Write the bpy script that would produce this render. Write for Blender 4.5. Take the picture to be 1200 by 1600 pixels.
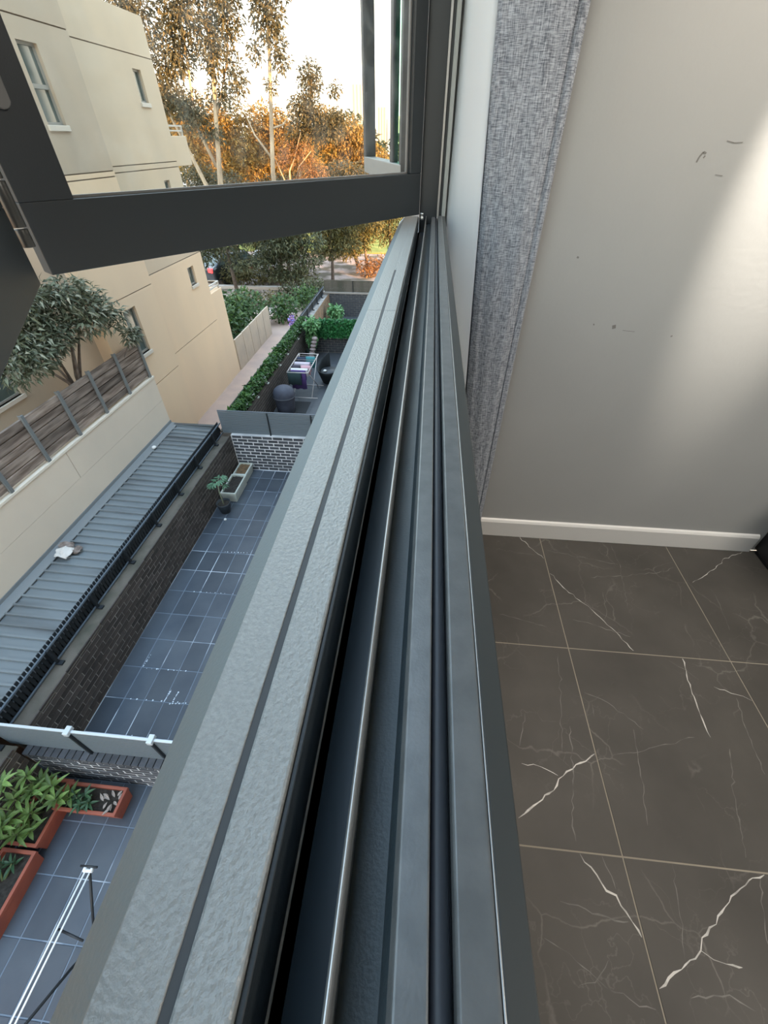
import bpy, math, random
from mathutils import Vector, Matrix
R = random.Random(7)
S = bpy.context.scene
for o in list(bpy.data.objects): bpy.data.objects.remove(o)
COL = S.collection

# ---------------------------------------------------------------- camera
cd = bpy.data.cameras.new('camera'); cam = bpy.data.objects.new('camera', cd); COL.objects.link(cam)
cd.sensor_fit = 'AUTO'; cd.sensor_width = 36.0; cd.lens = 652.0/1600*36
cd.clip_start = 0.01; cd.clip_end = 600
P_, Y_, R_ = math.radians(41.76), math.radians(-5.26), math.radians(0.05)
fw = Vector((math.sin(Y_)*math.cos(P_), math.cos(Y_)*math.cos(P_), -math.sin(P_)))
rt = Vector((math.cos(Y_), -math.sin(Y_), 0)); up = rt.cross(fw)
r2 = math.cos(R_)*rt + math.sin(R_)*up; u2 = -math.sin(R_)*rt + math.cos(R_)*up
cam.matrix_world = Matrix((( r2.x, u2.x, -fw.x, 0), (r2.y, u2.y, -fw.y, 0), (r2.z, u2.z, -fw.z, 0), (0, 0, 0, 1)))
S.camera = cam      # eye height is z = 0: room floor at -1.45, courtyard at -6

# ---------------------------------------------------------------- light and exposure
S.view_settings.view_transform = 'Standard'; S.view_settings.look = 'None'
S.view_settings.gamma = 1; S.view_settings.use_curve_mapping = False
S.view_settings.exposure = 1.15
W = bpy.data.worlds.new('sky'); S.world = W; W.use_nodes = True
wn, wl = W.node_tree.nodes, W.node_tree.links
bg = wn['Background']; tc = wn.new('ShaderNodeTexCoord'); sx = wn.new('ShaderNodeSeparateXYZ'); rp = wn.new('ShaderNodeValToRGB')
wl.new(tc.outputs['Generated'], sx.inputs[0]); wl.new(sx.outputs['Z'], rp.inputs[0]); wl.new(rp.outputs[0], bg.inputs[0])
e = rp.color_ramp.elements
e[0].position = 0.0; e[0].color = (1.0, .86, .66, 1); e[1].position = 1.0; e[1].color = (.50, .72, .98, 1)
for p, c in ((.12, (1, .95, .84, 1)), (.40, (.78, .92, 1, 1))):
    k = e.new(p); k.color = c
bg.inputs[1].default_value = 1.7
sd = bpy.data.lights.new('low_sun', 'SUN'); sun = bpy.data.objects.new('low_sun', sd); COL.objects.link(sun)
sd.energy = 8.0; sd.color = (1.0, .56, .20); sd.angle = math.radians(1.0)
sun.rotation_euler = Vector((-.74, .60, -.16)).to_track_quat('-Z', 'Y').to_euler()

# ---------------------------------------------------------------- helpers
class MB:
    def __init__(s): s.v = []; s.f = []; s.sm = False
    def add(s, vs, fs):
        n = len(s.v); s.v += [tuple(p) for p in vs]; s.f += [tuple(n+i for i in q) for q in fs]; return s
    def box(s, x0, x1, y0, y1, z0, z1):
        return s.add([(x0,y0,z0),(x1,y0,z0),(x1,y1,z0),(x0,y1,z0),(x0,y0,z1),(x1,y0,z1),(x1,y1,z1),(x0,y1,z1)],
              [(3,2,1,0),(4,5,6,7),(0,1,5,4),(1,2,6,5),(2,3,7,6),(3,0,4,7)])
    def obox(s, A, d, n, s0, s1, t0, t1, z0, z1):     # box along a plan direction d, thickness along n
        P = lambda a, t, z: (A[0]+d[0]*a+n[0]*t, A[1]+d[1]*a+n[1]*t, z)
        vs = [P(a,t,z) for z in (z0,z1) for a, t in ((s0,t0),(s1,t0),(s1,t1),(s0,t1))]
        return s.add(vs, [(3,2,1,0),(4,5,6,7),(0,1,5,4),(1,2,6,5),(2,3,7,6),(3,0,4,7)])
    def extr(s, prof, axis, a0, a1):                   # closed profile swept along an axis
        n = len(prof)
        g = {'y': lambda p, a: (p[0], a, p[1]), 'z': lambda p, a: (p[0], p[1], a), 'x': lambda p, a: (a, p[0], p[1])}[axis]
        vs = [g(p, a0) for p in prof]+[g(p, a1) for p in prof]
        return s.add(vs, [(i, (i+1)%n, n+(i+1)%n, n+i) for i in range(n)]+[tuple(range(n))[::-1], tuple(range(n, 2*n))])
    def tube(s, pts, rad, n=8, cap=True):
        pts = [Vector(p) for p in pts]; m = len(pts)
        rad = rad if isinstance(rad, (list, tuple)) else [rad]*m
        base = len(s.v)
        for i, p in enumerate(pts):
            t = (pts[min(i+1, m-1)]-pts[max(i-1, 0)]).normalized()
            a = t.cross(Vector((0,0,1)) if abs(t.z) < .9 else Vector((1,0,0))).normalized(); b = t.cross(a)
            for k in range(n):
                w = 2*math.pi*k/n; s.v.append(tuple(p+rad[i]*(math.cos(w)*a+math.sin(w)*b)))
        for i in range(m-1):
            for k in range(n):
                s.f.append((base+i*n+k, base+i*n+(k+1)%n, base+(i+1)*n+(k+1)%n, base+(i+1)*n+k))
        if cap: s.f += [tuple(base+k for k in range(n))[::-1], tuple(base+(m-1)*n+k for k in range(n))]
        return s
    def lathe(s, prof, c, n=20):
        base = len(s.v)
        for r, z in prof:
            for k in range(n):
                w = 2*math.pi*k/n; s.v.append((c[0]+r*math.cos(w), c[1]+r*math.sin(w), c[2]+z))
        for i in range(len(prof)-1):
            for k in range(n):
                s.f.append((base+i*n+k, base+i*n+(k+1)%n, base+(i+1)*n+(k+1)%n, base+(i+1)*n+k))
        return s
    def leaf(s, p, d, L, w, droop=.25, roll=0.):
        d = Vector(d).normalized(); u = Vector((0,0,1)) if abs(d.z) < .95 else Vector((1,0,0))
        a = d.cross(u).normalized(); b = a.cross(d)
        a, b = a*math.cos(roll)+b*math.sin(roll), b*math.cos(roll)-a*math.sin(roll)
        p = Vector(p); m = p+d*L*.45+b*L*.06; t = p+d*L-b*L*droop
        return s.add([p, m+a*w*.5+b*w*.15, t, m-a*w*.5+b*w*.15, m], [(0,1,4),(1,2,4),(0,4,3),(4,2,3)])
    def obj(s, name, m, parent=None, smooth=False, bevel=0.):
        me = bpy.data.meshes.new(name); me.from_pydata(s.v, [], s.f); me.update()
        if m: me.materials.append(m)
        if smooth: me.shade_smooth() if hasattr(me, 'shade_smooth') else me.polygons.foreach_set('use_smooth', [True]*len(me.polygons))
        o = bpy.data.objects.new(name, me); COL.objects.link(o)
        if parent: o.parent = parent
        if bevel:
            b = o.modifiers.new('bevel', 'BEVEL'); b.width = bevel; b.segments = 2; b.limit_method = 'ANGLE'; b.angle_limit = math.radians(30)
        return o
def tag(o, label=None, cat=None, group=None, kind=None):
    for k, v in (('label', label), ('category', cat), ('group', group), ('kind', kind)):
        if v: o[k] = v
    return o
def empty(name, loc=(0,0,0), parent=None):
    o = bpy.data.objects.new(name, None); COL.objects.link(o); o.empty_display_size = .1
    o.location = loc
    if parent: o.parent = parent
    return o
def thing(name, label, cat, group=None): return tag(empty(name), label, cat, group)
def dup(o, parent=None, loc=None, rot=None, scale=None):
    c = o.copy(); COL.objects.link(c)
    if parent: c.parent = parent
    if loc is not None: c.location = loc
    if rot is not None: c.rotation_euler = rot
    if scale is not None: c.scale = scale
    return c

def mat(name, col, rough=.6, metal=0., col2=None, scale=6., dist=(.35,.65), detail=4., bump=0., bscale=None, stretch=(1,1,1),
        spec=.5, island=None, trans=0., coat=0.):
    m = bpy.data.materials.new(name); m.use_nodes = True
    N, L = m.node_tree.nodes, m.node_tree.links; b = N['Principled BSDF']
    b.inputs['Roughness'].default_value = rough; b.inputs['Metallic'].default_value = metal
    b.inputs['Specular IOR Level'].default_value = spec; b.inputs['Coat Weight'].default_value = coat
    b.inputs['Base Color'].default_value = (*col, 1)
    t = N.new('ShaderNodeTexCoord'); mp = N.new('ShaderNodeMapping'); mp.inputs['Scale'].default_value = stretch
    L.new(t.outputs['Object'], mp.inputs[0]); out = None
    if col2:
        n = N.new('ShaderNodeTexNoise'); n.inputs['Scale'].default_value = scale; n.inputs['Detail'].default_value = detail
        L.new(mp.outputs[0], n.inputs['Vector'])
        r = N.new('ShaderNodeValToRGB'); r.color_ramp.elements[0].position, r.color_ramp.elements[1].position = dist
        r.color_ramp.elements[0].color = (*col, 1); r.color_ramp.elements[1].color = (*col2, 1)
        L.new(n.outputs['Fac'], r.inputs[0]); out = r.outputs[0]; L.new(out, b.inputs['Base Color'])
    if island:                                         # each leaf / piece its own shade
        g = N.new('ShaderNodeNewGeometry'); r = N.new('ShaderNodeValToRGB'); els = r.color_ramp.elements
        for i, c in enumerate(island):
            k = els[i] if i < 2 else els.new(1.)
            k.position = i/(len(island)-1); k.color = (*c, 1)
        L.new(g.outputs['Random Per Island'], r.inputs[0]); L.new(r.outputs[0], b.inputs['Base Color']); out = r.outputs[0]
    if trans:
        tr = N.new('ShaderNodeBsdfTranslucent'); mx = N.new('ShaderNodeMixShader'); mx.inputs[0].default_value = trans
        if out: L.new(out, tr.inputs[0])
        else: tr.inputs[0].default_value = (*col, 1)
        L.new(b.outputs[0], mx.inputs[1]); L.new(tr.outputs[0], mx.inputs[2]); L.new(mx.outputs[0], N['Material Output'].inputs[0])
    if bump:
        n = N.new('ShaderNodeTexNoise'); n.inputs['Scale'].default_value = bscale or scale*8; n.inputs['Detail'].default_value = 3
        L.new(mp.outputs[0], n.inputs['Vector'])
        u = N.new('ShaderNodeBump'); u.inputs['Strength'].default_value = bump; u.inputs['Distance'].default_value = .01
        L.new(n.outputs['Fac'], u.inputs['Height']); L.new(u.outputs[0], b.inputs['Normal'])
    return m
def shade_by_object(m, lo=.75, hi=1.2):                # small tone shift from piece to piece
    N, L = m.node_tree.nodes, m.node_tree.links; b = N['Principled BSDF']
    oi = N.new('ShaderNodeObjectInfo'); mr = N.new('ShaderNodeMapRange'); mr.inputs[3].default_value = lo; mr.inputs[4].default_value = hi
    L.new(oi.outputs['Random'], mr.inputs[0]); h = N.new('ShaderNodeHueSaturation'); L.new(mr.outputs[0], h.inputs['Value'])
    if b.inputs['Base Color'].links: L.new(b.inputs['Base Color'].links[0].from_socket, h.inputs['Color'])
    else: h.inputs['Color'].default_value = b.inputs['Base Color'].default_value
    L.new(h.outputs[0], b.inputs['Base Color']); return m
def glass(name, tint, dirt=.04, ior=1.10, dcol=(.8,.78,.7)):
    m = bpy.data.materials.new(name); m.use_nodes = True; N, L = m.node_tree.nodes, m.node_tree.links
    N.remove(N['Principled BSDF'])
    tr = N.new('ShaderNodeBsdfTransparent'); tr.inputs[0].default_value = (*tint, 1)
    gl = N.new('ShaderNodeBsdfGlossy'); gl.inputs['Roughness'].default_value = .02
    lw = N.new('ShaderNodeFresnel'); lw.inputs[0].default_value = ior
    mx = N.new('ShaderNodeMixShader'); L.new(lw.outputs[0], mx.inputs[0]); L.new(tr.outputs[0], mx.inputs[1]); L.new(gl.outputs[0], mx.inputs[2])
    df = N.new('ShaderNodeBsdfTranslucent'); df.inputs[0].default_value = (*dcol, 1)
    t = N.new('ShaderNodeTexCoord'); n = N.new('ShaderNodeTexNoise'); n.inputs['Scale'].default_value = 30; L.new(t.outputs['Object'], n.inputs[0])
    mr = N.new('ShaderNodeMapRange'); mr.inputs[1].default_value = .4; mr.inputs[2].default_value = .8; mr.inputs[4].default_value = dirt
    L.new(n.outputs['Fac'], mr.inputs[0])
    m2 = N.new('ShaderNodeMixShader'); L.new(mr.outputs[0], m2.inputs[0]); L.new(mx.outputs[0], m2.inputs[1]); L.new(df.outputs[0], m2.inputs[2])
    L.new(m2.outputs[0], N['Material Output'].inputs[0]); return m

M = {}
M['sill'] = mat('powder_coat_sill', (.235,.252,.250), .36, .0, (.28,.297,.295), 480, bump=.2, bscale=520, spec=.95)
M['lip'] = mat('powder_coat_lip', (.19,.23,.245), .6, spec=.25, bump=.1, bscale=500)
M['groove'] = mat('sealed_joint_grey', (.05,.058,.066), .6)
M['frame'] = mat('powder_coat_charcoal', (.020,.026,.030), .42, bump=.04, bscale=600)
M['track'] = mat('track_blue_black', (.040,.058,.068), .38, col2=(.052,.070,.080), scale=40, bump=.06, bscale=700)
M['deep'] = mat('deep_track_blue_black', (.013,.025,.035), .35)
M['ridge'] = mat('track_rail_worn_aluminium', (.45,.46,.46), .28, .7)
M['step'] = mat('inner_step_grey', (.12,.13,.135), .30, .3, (.15,.16,.165), 90, bump=.03, bscale=900)
M['gasket'] = mat('rubber_gasket', (.035,.04,.05), .45)
M['fascia'] = mat('inner_fascia_dark', (.030,.034,.033), .5)
M['jambgrey'] = mat('jamb_return_grey', (.30,.33,.32), .55)
M['wall'] = mat('painted_plaster_grey', (.385,.39,.38), .62, col2=(.41,.415,.405), scale=2, bump=.05, bscale=60)
M['white'] = mat('gloss_white_paint', (.78,.77,.74), .35)
M['ceil'] = mat('ceiling_white', (.8,.8,.78), .8)
M['black'] = mat('black_lacquer', (.012,.012,.013), .35)

# ================================================================ STRUCTURE: room
def struct(o): o['kind'] = 'structure'; return o
WY = 1.51; FZ = -1.45; CZ = 1.2; RX = 4.2; RY = -3.2
struct(MB().box(.036, RX+.1, WY, WY+.12, FZ, CZ).obj('wall_far', M['wall']))
struct(MB().box(RX, RX+.1, RY, WY, FZ, CZ).obj('wall_right', M['wall']))
struct(MB().box(-.06, RX+.1, RY-.1, RY, FZ, CZ).obj('wall_near', M['wall']))
wl_ = MB()
wl_.box(-.06, .034, RY, WY+.12, -1.45, -.205); wl_.box(-.06, .034, RY, WY+.12, 1.05, CZ); wl_.box(-.06, .034, RY, -.92, -.205, 1.05)
struct(wl_.obj('wall_left', M['wall']))
struct(MB().box(-.06, RX+.1, RY-.1, WY+.12, CZ, CZ+.15).obj('ceiling', M['ceil']))
bb = struct(MB().extr([(WY, FZ), (WY-.015, FZ), (WY-.015, FZ+.088), (WY-.009, FZ+.099), (WY, FZ+.103)], 'x', .045, 1.59).obj('baseboard_far', M['white'], bevel=.002))
# scuffs on the plaster
M['scuff'] = mat('scuff_grey', (.20,.195,.18), .7)
wf = bpy.data.objects['wall_far']
def scuff(pts, r):
    m = MB(); P = [(x, WY-.0006, z) for x, z in pts]
    for i in range(len(P)-1):
        (x0,y,z0),(x1,_,z1) = P[i], P[i+1]; d = Vector((x1-x0, 0, z1-z0)).normalized(); n = Vector((-d.z, 0, d.x))*r
        m.box(0,0,0,0,0,0) if False else None
        m.add([Vector(P[i])+n, Vector(P[i])-n, Vector(P[i+1])-n, Vector(P[i+1])+n], [(0,1,2,3)])
    return m.obj('scuff_mark', M['scuff'], wf)
scuff([(.690,-.045),(.692,-.034),(.698,-.024),(.706,-.027)], .0022); scuff([(.703,-.036),(.706,-.031)], .0018)
scuff([(.449,-.266),(.455,-.268)], .0025); scuff([(.623,-.466),(.634,-.463)], .006); scuff([(.560,-.460),(.563,-.458)], .003)
scuff([(.745,-.002),(.765,-.006),(.785,-.005)], .0009); scuff([(.75,-.07),(.77,-.072)], .0008)
scuff([(.66,-.475),(.70,-.478)], .0007); scuff([(.82,-.49),(.825,-.487)], .0025)

# floor: large stone look tiles with light veins
def tile_mat():
    m = mat('charcoal_marble_tile', (.056,.052,.046), .5, spec=.3, col2=(.088,.081,.072), scale=4, detail=6, dist=(.3,.75))
    N, L = m.node_tree.nodes, m.node_tree.links; b = N['Principled BSDF']; base = b.inputs['Base Color'].links[0].from_socket
    t = N.new('ShaderNodeTexCoord'); oi = N.new('ShaderNodeObjectInfo'); ad = N.new('ShaderNodeVectorMath'); ad.operation = 'ADD'
    L.new(t.outputs['Object'], ad.inputs[0]); sc = N.new('ShaderNodeVectorMath'); sc.operation = 'SCALE'; sc.inputs['Scale'].default_value = 0
    L.new(ad.outputs[0], sc.inputs[0])
    prev = base
    for S1, th, col, amt in ((3.2, .012, (.30,.28,.25,1), .35), (7., .014, (.16,.15,.135,1), .45)):
        nz = N.new('ShaderNodeTexNoise'); nz.inputs['Scale'].default_value = S1*1.3; nz.inputs['Detail'].default_value = 5; L.new(ad.outputs[0], nz.inputs['Vector'])
        mx = N.new('ShaderNodeVectorMath'); mx.operation = 'MULTIPLY_ADD'; mx.inputs[1].default_value = (.22,.22,.22)
        L.new(nz.outputs['Color'], mx.inputs[0]); L.new(ad.outputs[0], mx.inputs[2])
        v = N.new('ShaderNodeTexVoronoi'); v.feature = 'DISTANCE_TO_EDGE'; v.inputs['Scale'].default_value = S1; L.new(mx.outputs[0], v.inputs['Vector'])
        n2 = N.new('ShaderNodeTexNoise'); n2.inputs['Scale'].default_value = 5; L.new(ad.outputs[0], n2.inputs['Vector'])
        r = N.new('ShaderNodeMapRange'); r.inputs[1].default_value = 0; r.inputs[2].default_value = th; r.inputs[3].default_value = amt; r.inputs[4].default_value = 0
        L.new(v.outputs['Distance'], r.inputs[0])
        r2 = N.new('ShaderNodeMapRange'); r2.inputs[1].default_value = .46; r2.inputs[2].default_value = .68; L.new(n2.outputs['Fac'], r2.inputs[0])
        mu = N.new('ShaderNodeMath'); mu.operation = 'MULTIPLY'; L.new(r.outputs[0], mu.inputs[0]); L.new(r2.outputs[0], mu.inputs[1])
        c = N.new('ShaderNodeMix'); c.data_type = 'RGBA'; L.new(mu.outputs[0], c.inputs[0]); L.new(prev, c.inputs[6]); c.inputs[7].default_value = col
        prev = c.outputs[2]
    L.new(prev, b.inputs['Base Color']); return m
M['tile'] = tile_mat()
M['grout'] = mat('tan_grout', (.30,.265,.21), .8)
M['vein'] = mat('white_vein', (.62,.60,.56), .4, col2=(.2,.19,.17), scale=25, dist=(.45,.75))
M['vein2'] = mat('faint_vein', (.17,.16,.145), .4, col2=(.055,.052,.047), scale=18, dist=(.4,.7))
fl = struct(MB().box(.036, RX, RY, WY, FZ-.05, FZ-.0015).obj('floor', M['grout']))
TX = [.03, .625, 1.215, 1.81, 2.41, 3.01, 3.61, 4.2]; TY = [-3.2, -2.8, -2.19, -1.58, -.96, -.35, .28, .905, 1.51]
tiles = {}
for i in range(len(TX)-1):
    for j in range(len(TY)-1):
        g = .0022
        x0, x1, y0, y1 = max(TX[i]+g, .037), TX[i+1]-g, TY[j]+g, TY[j+1]-g
        tiles[i, j] = MB().box(x0, x1, y0, y1, FZ-.009, FZ).obj('floor_tile', M['tile'], fl)
def vein(ij, pts, w, m='vein'):                        # inlaid vein, wandering in width
    rr = random.Random(len(pts)*97+int(pts[0][0]*1e4)); P = []
    for i in range(len(pts)-1):
        a, b = Vector((*pts[i], 0)), Vector((*pts[i+1], 0)); n = max(2, int((b-a).length/.016))
        for k in range(n):
            q = a.lerp(b, k/n)
            if 0 < k: q += Vector((rr.gauss(0, .0028), rr.gauss(0, .0028), 0))
            P.append(q)
    P.append(Vector((*pts[-1], 0))); mb = MB(); vs = []
    for i, q in enumerate(P):
        d = (P[min(i+1, len(P)-1)]-P[max(i-1, 0)]).normalized(); n = Vector((-d.y, d.x, 0))
        ww = w*.54*(.3+1.2*rr.random())*(.35 if i in (0, len(P)-1) else 1)*.5
        vs += [q+n*ww+Vector((0,0,FZ+.0003)), q-n*ww+Vector((0,0,FZ+.0003))]
    mb.add(vs, [(2*i, 2*i+1, 2*i+3, 2*i+2) for i in range(len(P)-1)]); mb.obj('marble_vein', M[m], tiles[ij])
vein((0,7), [(0.518,1.506),(0.577,1.419),(0.620,1.362)], 0.005, 'vein')
vein((1,7), [(0.629,1.274),(0.681,1.187),(0.723,1.137),(0.763,1.092),(0.797,1.040),(0.837,0.979),(0.869,0.916)], 0.005, 'vein')
vein((1,7), [(0.797,1.040),(0.822,1.091),(0.835,1.191)], 0.003, 'vein2')
vein((1,7), [(0.645,1.417),(0.786,1.390),(0.949,1.358)], 0.004, 'vein2')
vein((1,7), [(0.803,1.269),(0.985,1.297),(1.150,1.334),(1.194,1.361)], 0.004, 'vein2')
vein((1,7), [(0.957,1.488),(0.960,1.366),(0.931,1.217),(0.911,1.115)], 0.003, 'vein2')
vein((1,7), [(0.673,1.037),(0.778,1.011),(0.878,0.977)], 0.004, 'vein2')
vein((2,7), [(1.243,1.281),(1.310,1.323),(1.384,1.375),(1.459,1.444),(1.561,1.494)], 0.004, 'vein')
vein((2,7), [(1.304,1.252),(1.303,1.168),(1.279,1.043)], 0.003, 'vein2')
vein((0,7), [(0.405,1.403),(0.580,1.383)], 0.003, 'vein2')
vein((0,7), [(0.379,1.034),(0.478,1.013),(0.562,0.991)], 0.003, 'vein2')
vein((1,6), [(1.040,0.900),(1.027,0.834),(1.013,0.717),(1.009,0.654),(1.010,0.620)], 0.006, 'vein')
vein((1,6), [(0.976,0.892),(1.027,0.858),(1.063,0.820)], 0.003, 'vein2')
vein((1,6), [(0.638,0.734),(0.712,0.705),(0.755,0.672),(0.801,0.625)], 0.004, 'vein2')
vein((1,6), [(0.657,0.700),(0.651,0.652)], 0.003, 'vein2')
vein((1,6), [(0.630,0.526),(0.651,0.532),(0.766,0.554),(0.856,0.585),(0.958,0.615)], 0.004, 'vein2')
vein((1,6), [(0.769,0.622),(0.749,0.507),(0.731,0.429),(0.718,0.358)], 0.005, 'vein2')
vein((1,6), [(1.054,0.590),(0.992,0.429),(0.956,0.309)], 0.005, 'vein2')
vein((0,6), [(0.356,0.342),(0.417,0.384),(0.471,0.421),(0.508,0.463),(0.554,0.498),(0.621,0.535)], 0.007, 'vein')
vein((0,6), [(0.386,0.486),(0.444,0.482),(0.492,0.462)], 0.003, 'vein')
vein((0,6), [(0.562,0.613),(0.534,0.452),(0.511,0.369),(0.507,0.302)], 0.005, 'vein2')
vein((0,6), [(0.581,0.881),(0.546,0.663),(0.517,0.503)], 0.003, 'vein2')
vein((0,6), [(0.420,0.641),(0.388,0.537)], 0.003, 'vein2')
vein((0,5), [(0.511,0.276),(0.552,0.219),(0.597,0.169),(0.620,0.126)], 0.007, 'vein')
vein((0,5), [(0.569,0.276),(0.582,0.237),(0.585,0.210)], 0.004, 'vein2')
vein((0,5), [(0.436,0.174),(0.497,0.165),(0.563,0.150),(0.597,0.151)], 0.006, 'vein2')
vein((0,5), [(0.383,0.103),(0.438,0.082),(0.464,0.063),(0.526,0.029),(0.610,0.011)], 0.004, 'vein2')
vein((0,5), [(0.448,0.032),(0.486,0.040),(0.527,0.079)], 0.003, 'vein2')
vein((1,5), [(0.630,0.044),(0.658,0.063),(0.694,0.080),(0.720,0.097),(0.753,0.116),(0.781,0.146),(0.837,0.191),(0.892,0.232),(0.939,0.261),(0.985,0.276)], 0.007, 'vein')
vein((1,5), [(0.753,0.116),(0.776,0.103),(0.817,0.098),(0.837,0.096)], 0.005, 'vein')
vein((1,5), [(0.751,0.276),(0.729,0.175),(0.708,0.096)], 0.004, 'vein2')
vein((1,5), [(0.696,0.036),(0.785,0.049),(0.830,0.029)], 0.004, 'vein2')
vein((1,5), [(0.973,0.271),(0.935,0.183),(0.912,0.115)], 0.004, 'vein2')
vein((1,6), [(1.103,0.798),(1.168,0.776),(1.211,0.758)], 0.003, 'vein')
vein((1,6), [(1.162,0.764),(1.136,0.636),(1.124,0.524)], 0.004, 'vein2')

# ceiling lights: recessed downlight, and a panel added as fill
M['lampglow'] = bpy.data.materials.new('lamp_diffuser'); M['lampglow'].use_nodes = True
_b = M['lampglow'].node_tree.nodes['Principled BSDF']; _b.inputs['Emission Color'].default_value = (1,.9,.78,1); _b.inputs['Emission Strength'].default_value = 6
def downlight(x, y, watts, half, blend, label, col=(1,.90,.79), r=.04, tilt=0., field=0):
    t = thing('downlight', label, 'ceiling light')
    MB().lathe([(.045,0),(.058,0),(.06,-.004),(.045,-.008),(.042,0)], (x, y, CZ-.0005), 24).obj('trim_ring', M['white'], t, True)
    MB().lathe([(0,-.0015),(.042,-.0015),(.042,-.0005)], (x, y, CZ-.0005), 24).obj('diffuser', M['lampglow'], t)
    l = bpy.data.lights.new('downlight_lamp', 'SPOT'); l.energy = watts; l.spot_size = 2*half; l.spot_blend = blend; l.color = col; l.shadow_soft_size = r
    o = bpy.data.objects.new('downlight_lamp', l); COL.objects.link(o); o.location = (x, y, CZ-.02); o.rotation_euler.x = tilt; o.parent = t
    if field:
        l2 = l.copy(); l2.energy = field; l2.spot_size = math.radians(110); l2.spot_blend = 1; o2 = o.copy(); o2.data = l2; o2.rotation_euler.x = math.radians(8); COL.objects.link(o2)
downlight(1.03, 1.16, 230, math.radians(11.5), .7, 'recessed tilting downlight washing the far grey wall', r=.02, tilt=math.radians(19.5), field=42)
pl_ = thing('fill_panel_light', 'unseen flat white panel added on the ceiling as fill light', 'ceiling light')  # out of view, added to brighten the room softly
MB().box(1.7, 2.5, -1.0, -.2, CZ-.04, CZ-.001).obj('frame', M['white'], pl_)
al = bpy.data.lights.new('fill_lamp', 'AREA'); al.shape = 'SQUARE'; al.size = .74; al.energy = 14; al.color = (1, .93, .84)
ao = bpy.data.objects.new('fill_lamp', al); COL.objects.link(ao); ao.location = (2.1, -.6, CZ-.045); ao.parent = pl_
MB().box(1.74, 2.46, -.96, -.24, CZ-.0435, CZ-.0405).obj('diffuser', M['lampglow'], pl_)

# ================================================================ WINDOW
win = struct(empty('window_1'))
Y0, Y1 = -.90, 1.475; ZS = -.165
def strip(name, prof, m, bev=0., y0=Y0, y1=Y1): return MB().extr(prof, 'y', y0, y1).obj(name, M[m], win, bevel=bev)
strip('sill_lip', [(-.0750,-.1665),(-.0900,-.1795),(-.0900,-.200),(-.0750,-.200)], 'lip', .0006)
JY = .575
for a, b in ((Y0, JY-.0007), (JY+.0007, Y1)):
    gy = b if b < 1 else .86
    strip('outer_sill', [(-.0748,ZS),(-.0748,-.200),(-.0560,-.200),(-.0560,ZS)], 'sill', .0005, a, b)
    strip('outer_sill', [(-.0532,ZS),(-.0532,-.200),(-.0372,-.200),(-.0372,ZS)], 'sill', .0011, a, b)
strip('sill_joint', [(-.0562,ZS-.0006),(-.0562,-.2),(-.0530,-.2),(-.0530,ZS-.0006)], 'groove', 0, Y0, .80)
strip('sill_joint', [(-.0562,ZS-.00005),(-.0562,-.2),(-.0530,-.2),(-.0530,ZS-.00005)], 'sill', 0, .80, Y1)
strip('track_lip', [(-.0371,ZS-.0025),(-.0371,-.2),(-.0350,-.2),(-.0350,ZS-.0025)], 'frame', .0005)
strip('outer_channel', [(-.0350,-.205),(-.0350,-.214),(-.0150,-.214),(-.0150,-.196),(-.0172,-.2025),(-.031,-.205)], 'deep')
strip('track_rail', [(-.0150,-.206),(-.0150,-.1655),(-.0144,-.1642),(-.0136,-.1642),(-.0130,-.1655),(-.0130,-.206)], 'ridge', .0004)
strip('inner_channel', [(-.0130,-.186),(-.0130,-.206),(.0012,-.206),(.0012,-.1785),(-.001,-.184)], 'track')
strip('inner_step', [(.0012,-.206),(.0012,-.1705),(.0026,-.1672),(.0120,-.1668),(.0120,-.206)], 'step', .0007)
strip('gasket_channel', [(.0120,-.2),(.0120,-.176),(.0190,-.176),(.0190,-.2)], 'frame')
MB().tube([(.0152,Y0,-.1722),(.0152,Y1,-.1722)], .0032, 14).obj('gasket_bead', M['gasket'], win, True)
strip('inner_upstand', [(.0190,-.206),(.0190,-.1650),(.0197,-.1640),(.0300,-.1640),(.0306,-.1646),(.0308,-.166),(.0308,-.206)], 'step', .0006)
strip('upstand_edge', [(.0308,-.2),(.0308,-.1644),(.0314,-.1644),(.0314,-.2)], 'ridge', .0002)
strip('inner_fascia', [(.0314,-.215),(.0314,-.1648),(.0402,-.1662),(.0402,-.215)], 'fascia', .0005)
# jamb at the far end, head over the opening, jamb at the near end
JB = MB(); JB.box(-.034,.0160, 1.4755,1.51, -.206,1.05)
JB.obj('jamb_post', M['frame'], win, bevel=.001)
MB().box(.0160,.0215, 1.470,1.51, -.166,1.05).obj('jamb_bead', M['ridge'], win, bevel=.0006)
MB().box(.0216,.0290, 1.4765,1.51, -.166,1.05).obj('jamb_post', M['frame'], win, bevel=.001)
MB().box(.0290,.0400, 1.4700,1.51, -.166,1.05).obj('jamb_return', M['jambgrey'], win, bevel=.002)
MB().box(-.0748,.040, Y0, 1.4755, 1.0,1.05).obj('frame_head', M['frame'], win, bevel=.001)
MB().box(-.0748,.040, -.92,-.90, -.206,1.05).obj('jamb_post', M['frame'], win, bevel=.001)
# pivot roller and bracket in the outer channel
pv = MB(); pv.lathe([(0,0),(.0042,0),(.0048,.002),(.0048,.0065),(.0036,.008),(.0036,.012),(.0046,.0125),(.0046,.016),(0,.0165)], (-.026,1.452,-.172), 14)
pv.obj('pivot_pin', mat('zinc', (.5,.52,.52), .3, .8), win, True)

sk = MB(); sk.lathe([(0,0),(.0011,.0002),(.0009,.0012),(0,.0015)], (-.0185,.049,-.2046), 8); sk.lathe([(0,0),(.0007,.0002),(0,.0009)], (-.0048,.255,-.1848), 7)
sk.obj('grit_speck', mat('pale_grit', (.6,.6,.58), .9), win, True)
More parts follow.
